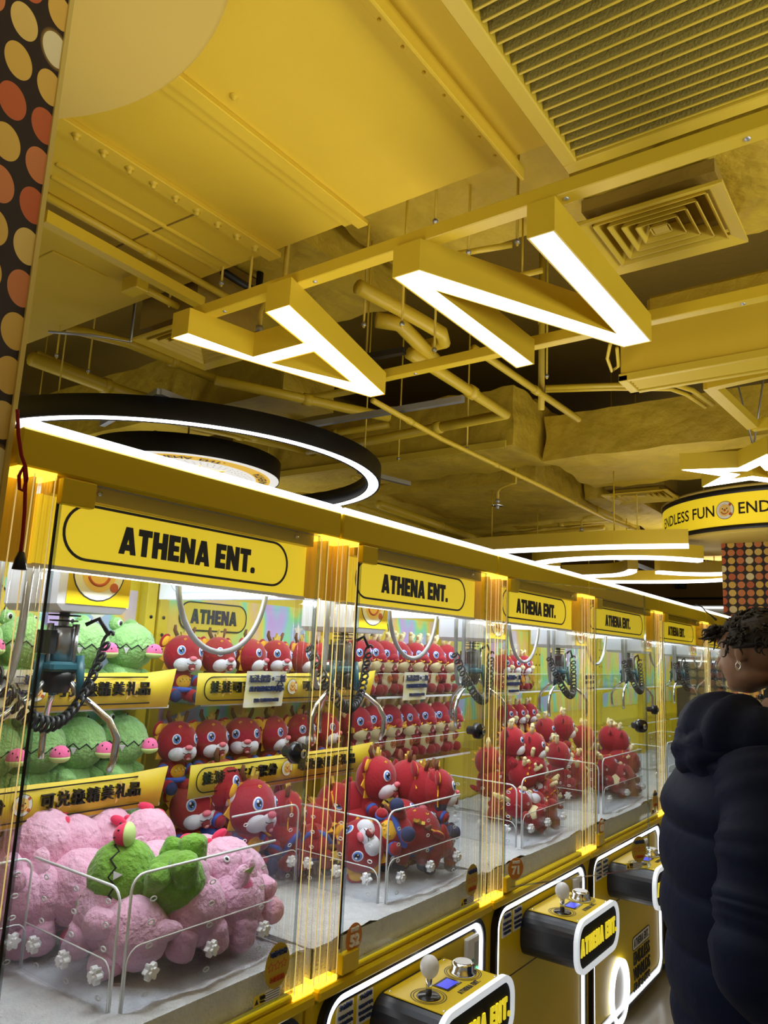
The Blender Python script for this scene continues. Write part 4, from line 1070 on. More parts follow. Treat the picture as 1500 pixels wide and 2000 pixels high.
    m.prism([(-.022, -.010, 0), (.012, -.010, 0), (.012, .012, 0), (-.022, .012, 0)], (0, 0, .0004), 'banner_yellow', wm); m.prism([(.012, -.010, 0), (.062, -.010, 0), (.062, .012, 0), (.012, .012, 0)], (0, 0, .0004), 'paper_white', wm)
    m.prism([(-.019, -.006, 0), (-.007, -.006, 0), (-.013, .006, 0)], (0, 0, .0007), 'lettering_black', wm); font_text(m, '警告', .008, 'lettering_black', wm @ Matrix.Translation((.003, .005, .0006)), .02); font_text(m, 'Warning', .004, 'lettering_black', wm @ Matrix.Translation((.003, -.003, .0006)))
    for i in range(4): m.box(.014, .059, -.007 + .005 * i, -.0055 + .005 * i, .0004, .0006, 'ink_blue', 0, wm)
    P('warning_label', m, gd)
    if number:
        m = MB(); nm = Dm @ face_x(.0056, .048, .915)
        m.prism([(.034 * math.cos(2 * math.pi * i / n), .036 * math.sin(2 * math.pi * i / n), 0) for i in range(n)], (0, 0, .0006), 'orange_sticker', nm)
        font_text(m, number, .038, 'white_ink', nm @ Matrix.Translation((0, -.006, .001)), .03); font_text(m, '阿仙娜', .0105, 'white_ink', nm @ Matrix.Translation((0, .021, .001)), .02); P('number_sticker', m, gd)
    # acrylic chute walls
    xa, yc, yd_ = XA, YC, W - .085
    def plate(mb, pts, vec): mb.prism(pts, vec, 'acrylic')
    def rounded(a0, a1, z0, z1, rr=.03, left=True):
        q = [(a0, z0), (a1, z0)]
        if left: q += [(a1, z1)] + [(a0 + rr - rr * math.sin(R_(t)), z1 - rr + rr * math.cos(R_(t))) for t in (0, 22, 45, 67, 90)]
        else: q += [(a1 - rr + rr * math.cos(R_(t)), z1 - rr + rr * math.sin(R_(t))) for t in (0, 22, 45, 67, 90)] + [(a0, z1)]
        return q
    def wall(name, frame, a0, a1, z1, left, nh):
        m = MB(); q = rounded(a0, a1, .918, z1, .03, left); plate(m, [frame(a, z, 0) for a, z in q], frame(0, 0, .005) - frame(0, 0, 0))
        o = P(name, m)
        m = MB(); path = [q[i] for i in (range(2, len(q)) if left else range(1, len(q)))]
        path = ([q[2]] + q[3:] + [q[0]]) if left else ([q[1]] + q[2:])
        m.tube([frame(a, z, .0025) for a, z in path], .0030, 'edge_white', 6); P('polished_edge', m, o)
        q2 = rounded(a0, a1, .918, z1 - .135, .03, left)
        m = MB(); plate(m, [frame(a, z, .0065) for a, z in q2], frame(0, 0, .005) - frame(0, 0, 0)); path = ([q2[2]] + q2[3:] + [q2[0]]) if left else ([q2[1]] + q2[2:])
        m.tube([frame(a, z, .009) for a, z in path], .0016, 'edge_white', 6); P('lower_plate', m, o)
        for cidx in range(nh):
            ac = a0 + .055 + (a1 - a0 - .09) * cidx / max(1, nh - 1)
            m = MB()
            for rz in range(5):
                z = .940 + rz * .045
                if z > z1 - .03: break
                m.tube([frame(ac + .008 * math.cos(t) , z + .0045 * math.sin(t), .005) for t in [2 * math.pi * i / 10 for i in range(10)]], .0016, 'edge_white', 5, True)
            P('slot_holes', m, o)
            m = MB(); zc = .985
            pr = [(.021 * (1 + .2 * math.cos(6 * t)) * math.cos(t), .021 * (1 + .2 * math.cos(6 * t)) * math.sin(t)) for t in [2 * math.pi * i / 36 for i in range(36)]]
            f0 = frame(ac, zc, .011); fa = frame(ac + 1, zc, .011) - f0; fz = frame(ac, zc + 1, .011) - f0; fn = frame(ac, zc, 1.011) - f0
            m.prism([f0 + fa * (a * .72) + fz * (b * .72) for a, b in pr], fn * .013, 'knob_clear'); m.prism([f0 + fa * (a * .42) + fz * (b * .42) + fn * .013 for a, b in pr], fn * .006, 'knob_clear'); P('star_knob', m, o)
    wall('front_chute_wall', lambda a, z, d: Vector((xa + d, a, z)), yc, yd_, 1.175, True, 3)
    wall('side_chute_wall', lambda a, z, d: Vector((a, yc - .012 - d, z)), XC, xa - .012, 1.150, False, 3)
    wall('rear_chute_wall', lambda a, z, d: Vector((XC - .012 + d, a, z)), .09, yc - .016, 1.150, False, 2)
    # crane
    gx, gy = crane
    m = MB()
    for x in (-.62, -.12): m.box(x - .012, x + .012, .03, W - .03, 1.865, 1.885, 'galvanised', .002)
    m.box(-.65, -.11, gy - .055, gy + .055, 1.885, 1.92, 'white_plastic', .004); P('gantry_rails', m)
    m = MB(); m.box(gx - .12, gx + .12, gy - .085, gy + .085, 1.700, 1.865, 'white_plastic', .014); cb_ = P('crane_carriage', m)
    m = MB(); m.box(gx + .1205, gx + .122, gy - .075, gy + .075, 1.715, 1.855, 'cabinet_yellow'); badge(m, .062, face_x(gx + .122, gy - .005, 1.785), .0006); P('carriage_sticker', m, cb_)
    m = MB(); m.tube([(gx, gy, 1.705), (gx, gy, 1.665)], .011, 'steel', 10); m.lathe([(0, .003), (.034, .003), (.034, 0), (0, 0)], (gx, gy, 1.692), 'black', 18); m.lathe([(0, .003), (.030, .003), (.030, 0), (0, 0)], (gx, gy, 1.680), 'black', 18); P('lift_shaft', m, cb_)
    m = MB(); m.lathe([(0, .0), (.030, 0), (.030, .07), (.024, .075), (0, .075)], (gx, gy, 1.595), 'steel', 20)
    for a in (0, 90, 180, 270): m.tube([(gx + .037 * math.cos(R_(a + 20)), gy + .037 * math.sin(R_(a + 20)), 1.58), (gx + .037 * math.cos(R_(a + 20)), gy + .037 * math.sin(R_(a + 20)), 1.675)], .005, 'steel', 8)
    m.box(gx - .03, gx + .03, gy - .044, gy - .030, 1.61, 1.66, 'black'); m.box(gx - .042, gx + .042, gy - .042, gy + .042, 1.572, 1.594, 'claw_teal', .006); m.lathe([(0, 0), (.025, .0), (.037, .03), (.037, .047), (0, .047)], (gx, gy, 1.527), 'black', 18); P('claw_head', m, cb_)
    for a in (35, 155, 275):
        A = R_(a); d = Vector((math.cos(A), math.sin(A), 0)); c_ = Vector((gx, gy, 0))
        def pt(rr, z): return c_ + d * rr + Vector((0, 0, z))
        m = MB(); m.tube([pt(.045, 1.608), pt(.055, 1.518)], .009, 'claw_teal', 8); m.tube([pt(.02, 1.563), pt(.055, 1.518)], .006, 'steel', 8)
        m.tube([pt(.055, 1.523), pt(.085, 1.503), pt(.125, 1.473), pt(.145, 1.438), pt(.143, 1.393), pt(.135, 1.368)], [.007, .007, .0075, .008, .008, .007], 'chrome', 10); P('claw_finger', m, cb_)
    m = MB(); pts = []
    for i in range(241):
        t = i / 240; a = t * 2 * math.pi * 26
        base = Vector((gx + .04 + .05 * math.sin(math.pi * t), gy + .09 - .30 * t, 1.655 - .40 * t + .40 * t * t - .085 * math.sin(math.pi * t)))
        pts.append(base + Vector((math.cos(a) * .014, .006 * math.sin(a), math.sin(a) * .014)))
    m.tube(pts, .0038, 'black', 6); m.tube([(gx + .03, gy + .035, 1.675), (gx + .04, gy + .06, 1.69), (gx + .04, gy + .09, 1.655)], .005, 'black', 6); P('coiled_cable', m, cb_)
    m = MB(); ya, yb = .55, min(.865, W - .03)
    P_ = [(-.22, (ya + yb) / 2 - (yb - ya) / 2 * math.cos(math.pi * t) * (1.0 if abs(t - .5) < .5 else 1), 1.87 - .245 * math.sin(math.pi * t) ** .75) for t in [i / 28 for i in range(29)]]
    m.tube(P_, .0075, 'hose_grey', 12)
    P('flexible_hose', m)
    m = MB(); m.tube([(gx + .02, gy - .135 - .032 * math.cos(math.pi * t), 1.86 - .33 * math.sin(math.pi * t) ** .5) for t in [i / 24 for i in range(25)]], .008, 'hose_grey', 10); P('cable_loop', m)
    if lit:
        a = area('machine_light', (-.36, y0 + W / 2, 1.915), (0, 0, 0), .5, W * .75, 5.6, (.86, .93, 1.0))
        a2 = area('machine_light', (-.09, y0 + W / 2, 1.765), (0, R_(-18), 0), .03, W * .7, 3.2, (.86, .93, 1.0))
    return r

YB = [0.642, 1.539, 2.443, 3.337, 4.428, 5.525, 6.57, 7.55]
mach = []
mach.append(make_machine(YB[0], YB[1] - YB[0] - .004, 'nearest yellow claw machine at the left, filled with pink plush toys and green crocodiles', banner_span=(.02, .80), crane=(-.28, .30)))
mach.append(make_machine(YB[1], YB[2] - YB[1] - .004, 'second yellow claw machine from the left, number 52 on its glass, filled with red dragons', '52', crane=(-.28, .385)))
mach.append(make_machine(YB[2], YB[3] - YB[2] - .004, 'third yellow claw machine from the left, number 71, with its glass door standing open', '71', banner=(False, False), lip=(True, True), door_open=R_(25)))
mach.append(make_machine(YB[3], YB[4] - YB[3] - .004, 'fourth yellow claw machine with a white oval port and stacked black words on its door', '68', banner=(False, False), lip=(True, False), inner_sign=False, port=True))
mach.append(make_machine(YB[4], YB[5] - YB[4] - .004, 'fifth yellow claw machine from the left, mostly empty inside, behind the person', banner=(False, False), lip=(True, False), inner_sign=False))
mach.append(make_machine(YB[5], YB[6] - YB[5] - .004, 'sixth yellow claw machine from the left, beside the head of the person', banner=(False, False), lip=(False, False), inner_sign=False, paper=False))
mach.append(make_machine(YB[6], YB[7] - YB[6] - .004, 'farthest yellow claw machine of the row, behind the head of the person', banner=(False, False), lip=(False, False), inner_sign=False, paper=False))

# far row of machines by the end wall
for k, x in enumerate((-3.1, -1.9, -0.7)):
    e = empty('claw_machine', ['leftmost', 'middle', 'rightmost'][k] + ' distant machine with a white lit window frame by the far wall', 'claw machine', (x, 13.2, 0), group='distant machines')
    m = MB(); m.box(-.58, .58, 0, .8, 0, 2.62, 'galvanised', .01); m.build('body', e)
    m = MB(); pill_line(m, 1.14, .9, .06, .022, .02, 'white_led', Matrix.Translation((0, -.005, 2.14)) @ Matrix(((1, 0, 0), (0, 0, -1), (0, 1, 0))).to_4x4()); m.build('window_light', e)
    m = MB(); m.box(-.53, .53, -.012, -.002, 1.72, 2.56, 'paper_white'); m.build('window', e)

# cord with tassel hanging at the left pillar, and the dark cord clipped on the far top
p0 = onx(34, 800, .03)
m = MB(); pts = [onx(x, y, .035) - p0 for x, y in ((34, 800), (36, 850), (42, 890), (50, 912), (52, 935), (46, 960), (38, 955), (37, 930), (46, 910), (50, 940), (48, 1000), (44, 1050), (40, 1080))]
m.tube(pts, .0035, 'plush_dark_red', 6); o = m.build('cord', loc=p0); tag(o, 'dark red knotted cord with black tassel hanging before the nearest pillar', 'cord')
m = MB(); a = onx(42, 1078, .035) - p0; m.tube([a, a - Vector((0, 0, .012)), a - Vector((0, 0, .03))], [.005, .009, .012], 'black', 8); m.build('tassel', o)
p0 = onx(1358, 1180, .03)
m = MB(); m.tube([onx(x, y, .03) - p0 for x, y in ((1358, 1180), (1372, 1186), (1378, 1194), (1390, 1203), (1398, 1210))], [.003, .004, .004, .005, .010], 'black', 8); o = m.build('cord', loc=p0)
tag(o, 'short dark cord with a knob clipped on the machine top left of the person', 'cord')

# ------------------------------------------------------------ plush toys
def sub(name, parent, mb, label=None): return mb.build(name, parent, label)
def on_ell(c, r, az, el, k=1.0):
    d = Vector((math.cos(el) * math.cos(az), math.cos(el) * math.sin(az), math.sin(el)))
    n = Vector((d.x / r[0], d.y / r[1], d.z / r[2])).normalized()
    return Vector(c) + Vector((d.x * r[0], d.y * r[1], d.z * r[2])) * k, n
def basis(n, up=(0, 0, 1)):
    n = Vector(n).normalized(); u = Vector(up); x = u.cross(n)
    x = x.normalized() if x.length > 1e-5 else Vector((0, 1, 0)); y = n.cross(x)
    return Matrix((x, y, n)).transposed()      # columns: right, up, normal
def eye(c, r, az, el, s=1.0, lash=None):
    m = MB(); p, n = on_ell(c, r, az, el, 0.985); B = basis(n)
    look = B @ Vector((.15, 0, 0))
    def lens(rr, h, mt, off=(0, 0), up=0.0): m.ell(p + B @ Vector((off[0] * s, off[1] * s, up * s)), (rr * s, rr * 1.18 * s, h * s), mt, rot=B, nu=20, nv=8)
    if lash: m.ell(p + B @ Vector((0, .010 * s, -.001)), (.026 * s, .018 * s, .004 * s), lash, rot=B, nu=16, nv=6)
    lens(.0225, .005, 'eye_white'); lens(.0185, .005, 'eye_blue', (.001, 0), .0022); lens(.0125, .005, 'eye_black', (.0015, .001), .0040)
    lens(.0052, .004, 'eye_white', (-.004, .008), .0066); lens(.0026, .003, 'eye_white', (.006, -.005), .0072)
    return m
def limb(a, b, r0, r1, mt, n=7):
    m = MB(); a = Vector(a); b = Vector(b); P = []; R = []
    for i in range(n + 4):
        t = i / (n + 3); P.append(a + (b - a) * t); base = r0 + (r1 - r0) * t
        R.append(base * math.sqrt(max(0.02, 1 - max(0, (t - .72) / .28) ** 2)) * math.sqrt(max(.25, min(1, t * 6 + .25))))
    m.tube(P, R, mt, 14); return m
def smile(cx, cz, w, d, x, mt='eye_black', rr=.0018):
    m = MB()
    m.ell((x - .004, 0, cz - d * .5), (.010, w * .50, d * .62), 'mouth_red', nu=16, nv=10); m.ell((x + .0005, 0, cz - d * .78), (.007, w * .30, d * .28), 'tongue_pink', nu=14, nv=8)
    return m
HC, HR = (0.005, 0, 0.165), (0.080, 0.090, 0.086)
def dragon(kind):
    e = bpy.data.objects.new('dragon_plush', None); COL.objects.link(e); e.empty_display_size = .05
    red = 'plush_red'
    def hd(p, q):
        k = 1 + .08 * max(0, -q.z / HR[2]) * (1 if q.x > 0 else .3); return Vector((q.x, q.y * k, q.z))
    m = MB(); m.ell(HC, HR, red, nu=28, nv=18, fn=hd); head = sub('head', e, m)
    sub('body', e, (lambda m: (m.ell((-.006, 0, .045), (.056, .060, .078), red, nu=22, nv=14), m)[1])(MB()))
    for s in (-1, 1):
        sub('arm', e, limb((0, s * .048, .070), (.042, s * .074, .046), .019, .024, red)); sub('leg', e, limb((.0, s * .034, -.002), (.075, s * .052, -.008), .026, .028, red if kind != 'b' else 'plush_dark_red'))
    sub('tail', e, limb((-.045, 0, .0), (-.10, .02, .02), .018, .010, red))
    for s in (-1, 1): sub('eye', head, eye(HC, HR, R_(34) * s, R_(12), .80 if kind != 'c' else .68, 'cloth_blue' if kind == 'b' else None))
    if kind == 'a':
        m = MB()
        for s in (-1, 1): m.ell((.052, s * .028, .128), (.036, .038, .034), 'plush_white', nu=18, nv=12)
        m.ell((.060, 0, .132), (.036, .040, .030), 'plush_white', nu=18, nv=12); mz = sub('muzzle', head, m)
        m = MB(); m.ell((.094, 0, .151), (.012, .018, .011), 'plush_nose_pink', nu=14, nv=10); sub('nose', mz, m)
        sub('mouth', mz, smile(0, .128, .034, .026, .094))
        m = MB()
        for s in (-1, 1): m.tube([(.0955, 0, .130), (.095, s * .010, .126), (.090, s * .020, .128), (.084, s * .027, .135)], .0014, 'eye_black', 6)
        sub('smile_line', mz, m)
        for s in (-1, 1):
            m = MB(); B = Matrix.Rotation(R_(s * 28), 3, 'X')
            m.ell((-.012, s * .086, .218), (.010, .022, .034), red, rot=B, nu=14, nv=10); ea = sub('ear', head, m)
            m = MB(); m.ell((-.004, s * .087, .217), (.007, .015, .025), 'felt_gold', rot=B, nu=12, nv=8); sub('inner_ear', ea, m)
            m = MB(); m.tube([(-.005, s * .034, .245), (-.010, s * .046, .268), (-.004, s * .050, .290)], [.009, .009, .006], 'felt_brown', 8); sub('horn', head, m)
            m = MB()     # zigzag mane along the cheek
            pr = []
            for k in range(9):
                el = R_(58 - k * 14); rr = 1.0 if k % 2 == 0 else 1.24
                p, n_ = on_ell(HC, HR, R_(s * 102), el, rr); pr.append(p)
            bk = [on_ell(HC, HR, R_(s * 102), R_(58 - k * 14), .95)[0] for k in range(8, -1, -1)]
            for k in range(8):
                m.prism([pr[k], pr[k + 1], bk[8 - k - 1], bk[8 - k]], (.005, 0, 0), 'felt_gold')
            sub('mane', head, m)
            m = MB(); p, n_ = on_ell(HC, HR, R_(26 * s), R_(48), 1.0); B = basis(n_)
            m.tube([p + B @ Vector((.006 * math.cos(t) * (1 - t / 12), .006 * math.sin(t) * (1 - t / 12) + .002, .0005)) for t in [i * .5 for i in range(11)]], .0020, 'felt_gold', 6); sub('curl', head, m)
        m = MB(); m.prism([(.0, -.020, .246), (.0, -.026, .262), (.0, -.012, .258), (.0, -.004, .284), (.0, .006, .262), (.0, .020, .272), (.0, .018, .250)], (.012, 0, 0), 'glitter_gold'); sub('crest', head, m)
        m = MB(); m.ell((.030, 0, .050), (.026, .038, .036), 'felt_gold', nu=16, nv=10)
        for k in range(6): m.ell((.052, -.022 + .009 * k, .056 + .008 * (k % 2)), (.006, .005, .006), 'glitter_gold', nu=8, nv=6)
        sub('bib', e, m)
        m = MB(); m.tube([(-.004 + .052 * math.cos(t), .056 * math.sin(t), .018) for t in [2 * math.pi * i / 24 for i in range(24)]], .011, 'cloth_blue', 8, True); sub('sash', e, m)
        for s in (-1, 1):
            m = MB(); c = Vector((.022, s * .062, .057)); t = Vector((.042, s * .026, -.02)).normalized(); m.tube([c - t * .007, c + t * .007], .0245, 'cloth_blue', 14); sub('cuff', e, m)
            m = MB(); m.ell((.082, s * .054, -.008), (.018, .026, .026), 'cloth_navy', nu=14, nv=10); sub('shoe', e, m)
    elif kind == 'b':
        m = MB(); m.ell((.040, 0, .123), (.050, .066, .040), 'plush_cream', nu=22, nv=14); mz = sub('muzzle', head, m)
        m = MB(); m.ell((.072, 0, .158), (.034, .034, .026), red, nu=18, nv=12); m.ell((.098, 0, .147), (.014, .018, .012), red, nu=14, nv=8); sub('snout', head, m)
        sub('mouth', mz, smile(0, .128, .036, .032, .089))
        for s in (-1, 1):
            m = MB(); m.tube([(-.0, s * .030, .240), (.004, s * .040, .268), (.010, s * .052, .292)], [.013, .014, .012], 'plush_cream', 10); m.ell((.010, s * .053, .293), .013, 'plush_cream', nu=10, nv=8); m.tube([(.004, s * .040, .266), (.010, s * .024, .284)], [.011, .010], 'plush_cream', 8); m.ell((.010, s * .024, .285), .0105, 'plush_cream', nu=10, nv=8); sub('antler', head, m)
            m = MB(); m.ell((-.006, s * .088, .220), (.010, .017, .028), 'plush_cream', rot=Matrix.Rotation(R_(-s * 34), 3, 'X'), nu=12, nv=8); sub('ear', head, m)
            m = MB(); m.prism([(.045, s * .072, .150), (.040, s * .115, .168), (.040, s * .102, .146), (.040, s * .118, .132), (.040, s * .098, .128), (.045, s * .070, .128)], (.006, 0, 0), 'felt_gold'); sub('cheek_frill', head, m)
            m = MB(); m.tube([(.090, s * .016, .148), (.096, s * .040, .142), (.088, s * .062, .150)], [.004, .004, .002], 'felt_gold', 6); sub('whisker', head, m)
        m = MB(); m.ell((.022, 0, .042), (.034, .044, .062), 'plush_cream', nu=18, nv=12); be = sub('belly', e, m)
        m = MB(); B = basis((1, 0, .1)); Mx = Matrix.Translation((.0555, 0, .048)) @ B.to_4x4()
        ring_band(m, [(.020 * math.cos(2 * math.pi * i / 20), .020 * math.sin(2 * math.pi * i / 20)) for i in range(20)], [(.016 * math.cos(2 * math.pi * i / 20), .016 * math.sin(2 * math.pi * i / 20)) for i in range(20)], .002, 'red_ink', Mx); font_text(m, '福', .026, 'red_ink', Mx @ Matrix.Translation((0, 0, .001)), .03); sub('emblem', be, m)
        m = MB()
        for k in range(4): m.prism([(-.06 - .004 * k, 0, .235 - .035 * k), (-.105, 0, .232 - .035 * k), (-.062, 0, .205 - .035 * k)], (0, .006, 0), 'felt_gold')
        sub('back_spikes', e, m)
    else:
        m = MB()
        for s in (-1, 1): m.ell((.048, s * .030, .128), (.038, .036, .034), 'plush_white', nu=18, nv=12)
        mz = sub('muzzle', head, m)
        m = MB()
        for s in (-1, 1): m.ell((.086, s * .012, .150), (.018, .018, .018), 'plush_cream', nu=14, nv=10)
        sub('nose', mz, m)
        sub('mouth', mz, smile(0, .118, .022, .014, .080))
        for s in (-1, 1):
            m = MB(); m.tube([(-.0, s * .034, .238), (.0, s * .042, .264), (.004, s * .050, .284)], [.012, .013, .011], 'plush_cream', 10); m.ell((.004, s * .051, .285), .012, 'plush_cream', nu=10, nv=8); m.tube([(.0, s * .040, .260), (.008, s * .022, .276)], [.010, .009], 'plush_cream', 8); m.ell((.008, s * .022, .277), .010, 'plush_cream', nu=10, nv=8); sub('antler', head, m)
            m = MB(); m.ell((-.012, s * .088, .215), (.009, .016, .026), red, rot=Matrix.Rotation(R_(-s * 40), 3, 'X'), nu=12, nv=8); sub('ear', head, m)
        m = MB()
        for k in range(6):
            p, n_ = on_ell(HC, HR, math.pi, R_(95 - 24 * k), 1.0); q, _ = on_ell(HC, HR, math.pi, R_(95 - 24 * k + 11), 1.0); t_, _ = on_ell(HC, HR, math.pi, R_(95 - 24 * k + 3), 1.24); m.prism([p, t_, q], (0, .006, 0), 'felt_gold')
        sub('mane', head, m)
        m = MB(); p, n_ = on_ell(HC, HR, 0, R_(46), 1.0); m.prism([p + basis(n_) @ Vector((a, b, 0)) for a, b in star_pts(.016, .008)], n_ * .002, 'felt_gold'); sub('forehead_patch', head, m)
        m = MB(); m.ell((.022, 0, .042), (.036, .046, .062), 'plush_cream', nu=18, nv=12); be = sub('belly', e, m)
        if kind == 'd':
            m = MB(); B = basis((1, 0, .15)); Mx = Matrix.Translation((.088, 0, .050)) @ B.to_4x4()
            q = [(0, .050), (.042, 0), (0, -.050), (-.042, 0)]; m.prism([(a, b, 0) for a, b in q], (0, 0, .006), 'red_ink', Mx); ring_band(m, q, [(a * .86, b * .86) for a, b in q], .0075, 'felt_gold', Mx); font_text(m, '福', .040, 'felt_gold', Mx @ Matrix.Translation((0, 0, .007)), .02); sub('fortune_charm', e, m)
    return e
CH, CR = (0.010, 0, 0.155), (0.086, 0.080, 0.080)
def croc(kind):
    pink = kind == 'pink'
    col = {'pink': 'plush_pink', 'green': 'plush_green', 'leaf': 'plush_leaf_green'}[kind]
    e = bpy.data.objects.new('pink_plush' if pink else 'crocodile_plush', None); COL.objects.link(e); e.empty_display_size = .05
    rnd = random.Random(5)
    def lump(p, q):
        k = 1 + .018 * math.sin(p.x * 7 + p.y * 5) * math.sin(p.z * 9 + p.y * 3) + .012 * math.sin(19 * p.x + 13 * p.z) * math.sin(17 * p.y + 5) + .006 * rnd.uniform(-1, 1)
        if pink: k += .030 * math.sin(p.x * 9 + p.z * 4 + 1) * math.sin(p.y * 8)
        return q * k
    m = MB(); m.ell(CH, CR, col, nu=44, nv=30, fn=lump); head = sub('head', e, m)
    m = MB(); m.ell((-.012, 0, .040), (.068, .070, .078) if not pink else (.085, .080, .066), col, nu=32, nv=20, fn=lump); sub('body', e, m)
    for s in (-1, 1):
        sub('arm', e, limb((.01, s * .056, .070), (.056, s * .072, .036), .024, .031, col)); sub('leg', e, limb((.0, s * .036, .0), (.076, s * .052, -.004), .030, .036, col))
    sub('tail', e, limb((-.06, 0, .035), (-.135, .0, .05), .034, .014, col))
    if not pink:
        def surf(az, el): return on_ell(CH, CR, az, el, 1.012)[0]
        n = 21; pts = []
        for i in range(n):
            az = R_(-128 + 256 * i / (n - 1)); pts.append(surf(az, R_(4 if i % 2 else -7)))
        m = MB(); m.tube(pts, .0024, 'thread_black', 6); sub('zigzag_mouth', head, m)
        for s in (-1, 1):
            m = MB(); m.ell((-.028, s * .040, .228), (.026, .022, .024), col, nu=16, nv=12); eb = sub('eye_bump', head, m)
            m = MB(); m.ell((-.010, s * .046, .230), (.009, .010, .012), 'eye_white', nu=12, nv=8); m.ell((-.003, s * .048, .230), (.005, .006, .008), 'eye_black', nu=10, nv=6); sub('eye', eb, m)
            m = MB(); p, n_ = on_ell(CH, CR, R_(62 * s), R_(-10), 1.0); B = basis(n_); m.prism([p + B @ Vector((-.009, .008, -.002)), p + B @ Vector((.0, -.012, -.002)), p + B @ Vector((.009, .008, -.002))], n_ * .005, 'plush_white'); sub('tooth', head, m)
        def half(p, q): return Vector((q.x, q.y, max(q.z, -.004)))
        mx = Matrix.Rotation(R_(8), 3, 'Y')
        m = MB(); m.ell((.110, .0, .138), (.026, .030, .030), 'melon_red' if kind == 'leaf' else 'plush_hot_pink', nu=20, nv=14, fn=half); ml = sub('melon_slice', head, m, 'pink watermelon slice with green rind')
        m = MB(); m.ell((.110, .0, .134), (.027, .031, .016), 'melon_rind', nu=20, nv=12, fn=lambda p, q: Vector((q.x, q.y, min(q.z, .002)))); sub('rind', ml, m)
        m = MB()
        for a, b in ((-40, 20), (-75, 40), (20, 28), (70, 22), (100, 35)):
            p, n_ = on_ell((.110, 0, .138), (.026, .030, .030), R_(a), R_(b), 1.0); m.ell(p, (.002, .003, .004), 'thread_black', rot=basis(n_), nu=8, nv=6)
        sub('seeds', ml, m)
    else:
        m = MB(); m.tube([on_ell(CH, CR, R_(-60 + 8 * i), R_(-8 + 7 * math.sin(i * 1.1)), 1.02)[0] for i in range(16)], .0016, 'thread_purple', 6); sub('mouth_line', head, m)
        for s in (-1, 1):
            m = MB(); p, n_ = on_ell(CH, CR, R_(24 * s), R_(28), 1.0); m.ell(p, (.008, .010, .003), 'eye_white', rot=basis(n_), nu=12, nv=6); m.ell(p + n_ * .002, (.004, .006, .002), 'eye_black', rot=basis(n_), nu=10, nv=6); sub('eye', head, m)
        m = MB(); m.ell((.100, .020, .115), (.026, .034, .032), 'plush_hot_pink', nu=18, nv=12); pe = sub('peach', head, m, 'deep pink peach with a green leaf')
        m = MB(); m.prism([(.112, .040, .140), (.124, .058, .150), (.118, .082, .144), (.110, .062, .132)], (.003, 0, .003), 'felt_green'); sub('leaf', pe, m)
        m = MB(); m.ell((-.03, .03, .228), (.012, .024, .012), 'melon_red', nu=12, nv=8); m.ell((-.01, -.008, .234), (.012, .020, .012), 'melon_red', nu=12, nv=8); sub('bow', head, m)
    return e
PROTO = {'a': dragon('a'), 'b': dragon('b'), 'c': dragon('c'), 'd': dragon('d'), 'green': croc('green'), 'leaf': croc('leaf'), 'pink': croc('pink')}
used = set(); 
def put(kind, head, yaw, pitch=0, roll=0, s=1.0, label='', cat='soft toy', group=None):
    """place a toy so that the centre of its head is at `head`; yaw 0 looks out of the machine front"""
    src = PROTO[kind]
    o = src if kind not in used else copy_tree(src)
    used.add(kind)
    hc = Vector(CH if kind in ('green', 'leaf', 'pink') else HC)
    if isinstance(yaw, tuple):
        zx = Vector(pitch).normalized(); fx = Vector(yaw); fx = (fx - zx * fx.dot(zx)).normalized(); Rm = Matrix((fx, zx.cross(fx), zx)).transposed().to_4x4()
    else: Rm = Matrix.Rotation(R_(yaw), 4, 'Z') @ Matrix.Rotation(R_(pitch), 4, 'Y') @ Matrix.Rotation(R_(roll), 4, 'X')
    o.matrix_world = Matrix.Translation(head) @ Rm @ Matrix.Diagonal((s, s, s, 1)) @ Matrix.Translation(-hc)
    o['label'] = label; o['category'] = cat
    if group: o['group'] = group
    return o
ORD = ['leftmost', 'second from left', 'third from left', 'fourth from left', 'fifth from left', 'sixth from left', 'seventh from left', 'eighth from left']
def shelf_row(kind, pxs, py, zbase, s, what, where, group, x=-.65, yaws=None, sz=None):
    hc = CH if kind in ('green', 'leaf', 'pink') else HC
    for i, px in enumerate(pxs):
        p = onx(px, py, x); p.z = zbase + (hc[2] + .034) * s
        put(kind, p, (yaws[i] if yaws else random.uniform(-14, 14)), 0, random.uniform(-3, 3), s, f'{what}, {ORD[i]} {where}', 'soft toy', group)
S1, S2 = 1.463, 1.193
# nearest machine: crocodiles on both shelves
shelf_row('green', (-55, 45, 163, 255), 1250, S1, .86, 'pale green crocodile plush', 'on upper shelf of nearest machine', 'crocodiles on the upper shelf', yaws=(10, 14, 22, 18))
shelf_row('green', (-20, 72, 152, 236), 1455, S2, .88, 'pale green crocodile plush', 'on lower shelf of nearest machine', 'crocodiles on the lower shelf', yaws=(18, 10, 20, 28))
# second machine: red dragons seen through the nearest one
shelf_row('a', (358, 425, 488, 538, 588, 628), 1270, S1, .72, 'white-muzzled red dragon plush', 'on upper shelf of second machine', 'red dragons on the upper shelf', yaws=(-8, 4, 26, -2, 20, 10))
shelf_row('a', (345, 408, 472, 528, 582, 632), 1440, S2, .74, 'white-muzzled red dragon plush', 'on lower shelf of second machine', 'red dragons on the lower shelf', yaws=(-2, 2, -26, 26, 4, 20))
# third machine: antlered dragons
shelf_row('b', (694, 722, 748, 776, 808, 842, 870), 1285, S1 + .0, .80, 'red dragon plush with antlers', 'on upper shelf of third machine', 'antlered dragons on the upper shelf', yaws=(0, 6, -4, 8, 2, 0, 4))
shelf_row('b', (694, 724, 756, 788, 822, 850, 874), 1425, S2 + .0, .80, 'red dragon plush with antlers', 'on lower shelf of third machine', 'antlered dragons on the lower shelf', yaws=(2, -8, -10, 6, -4, -6, 0))
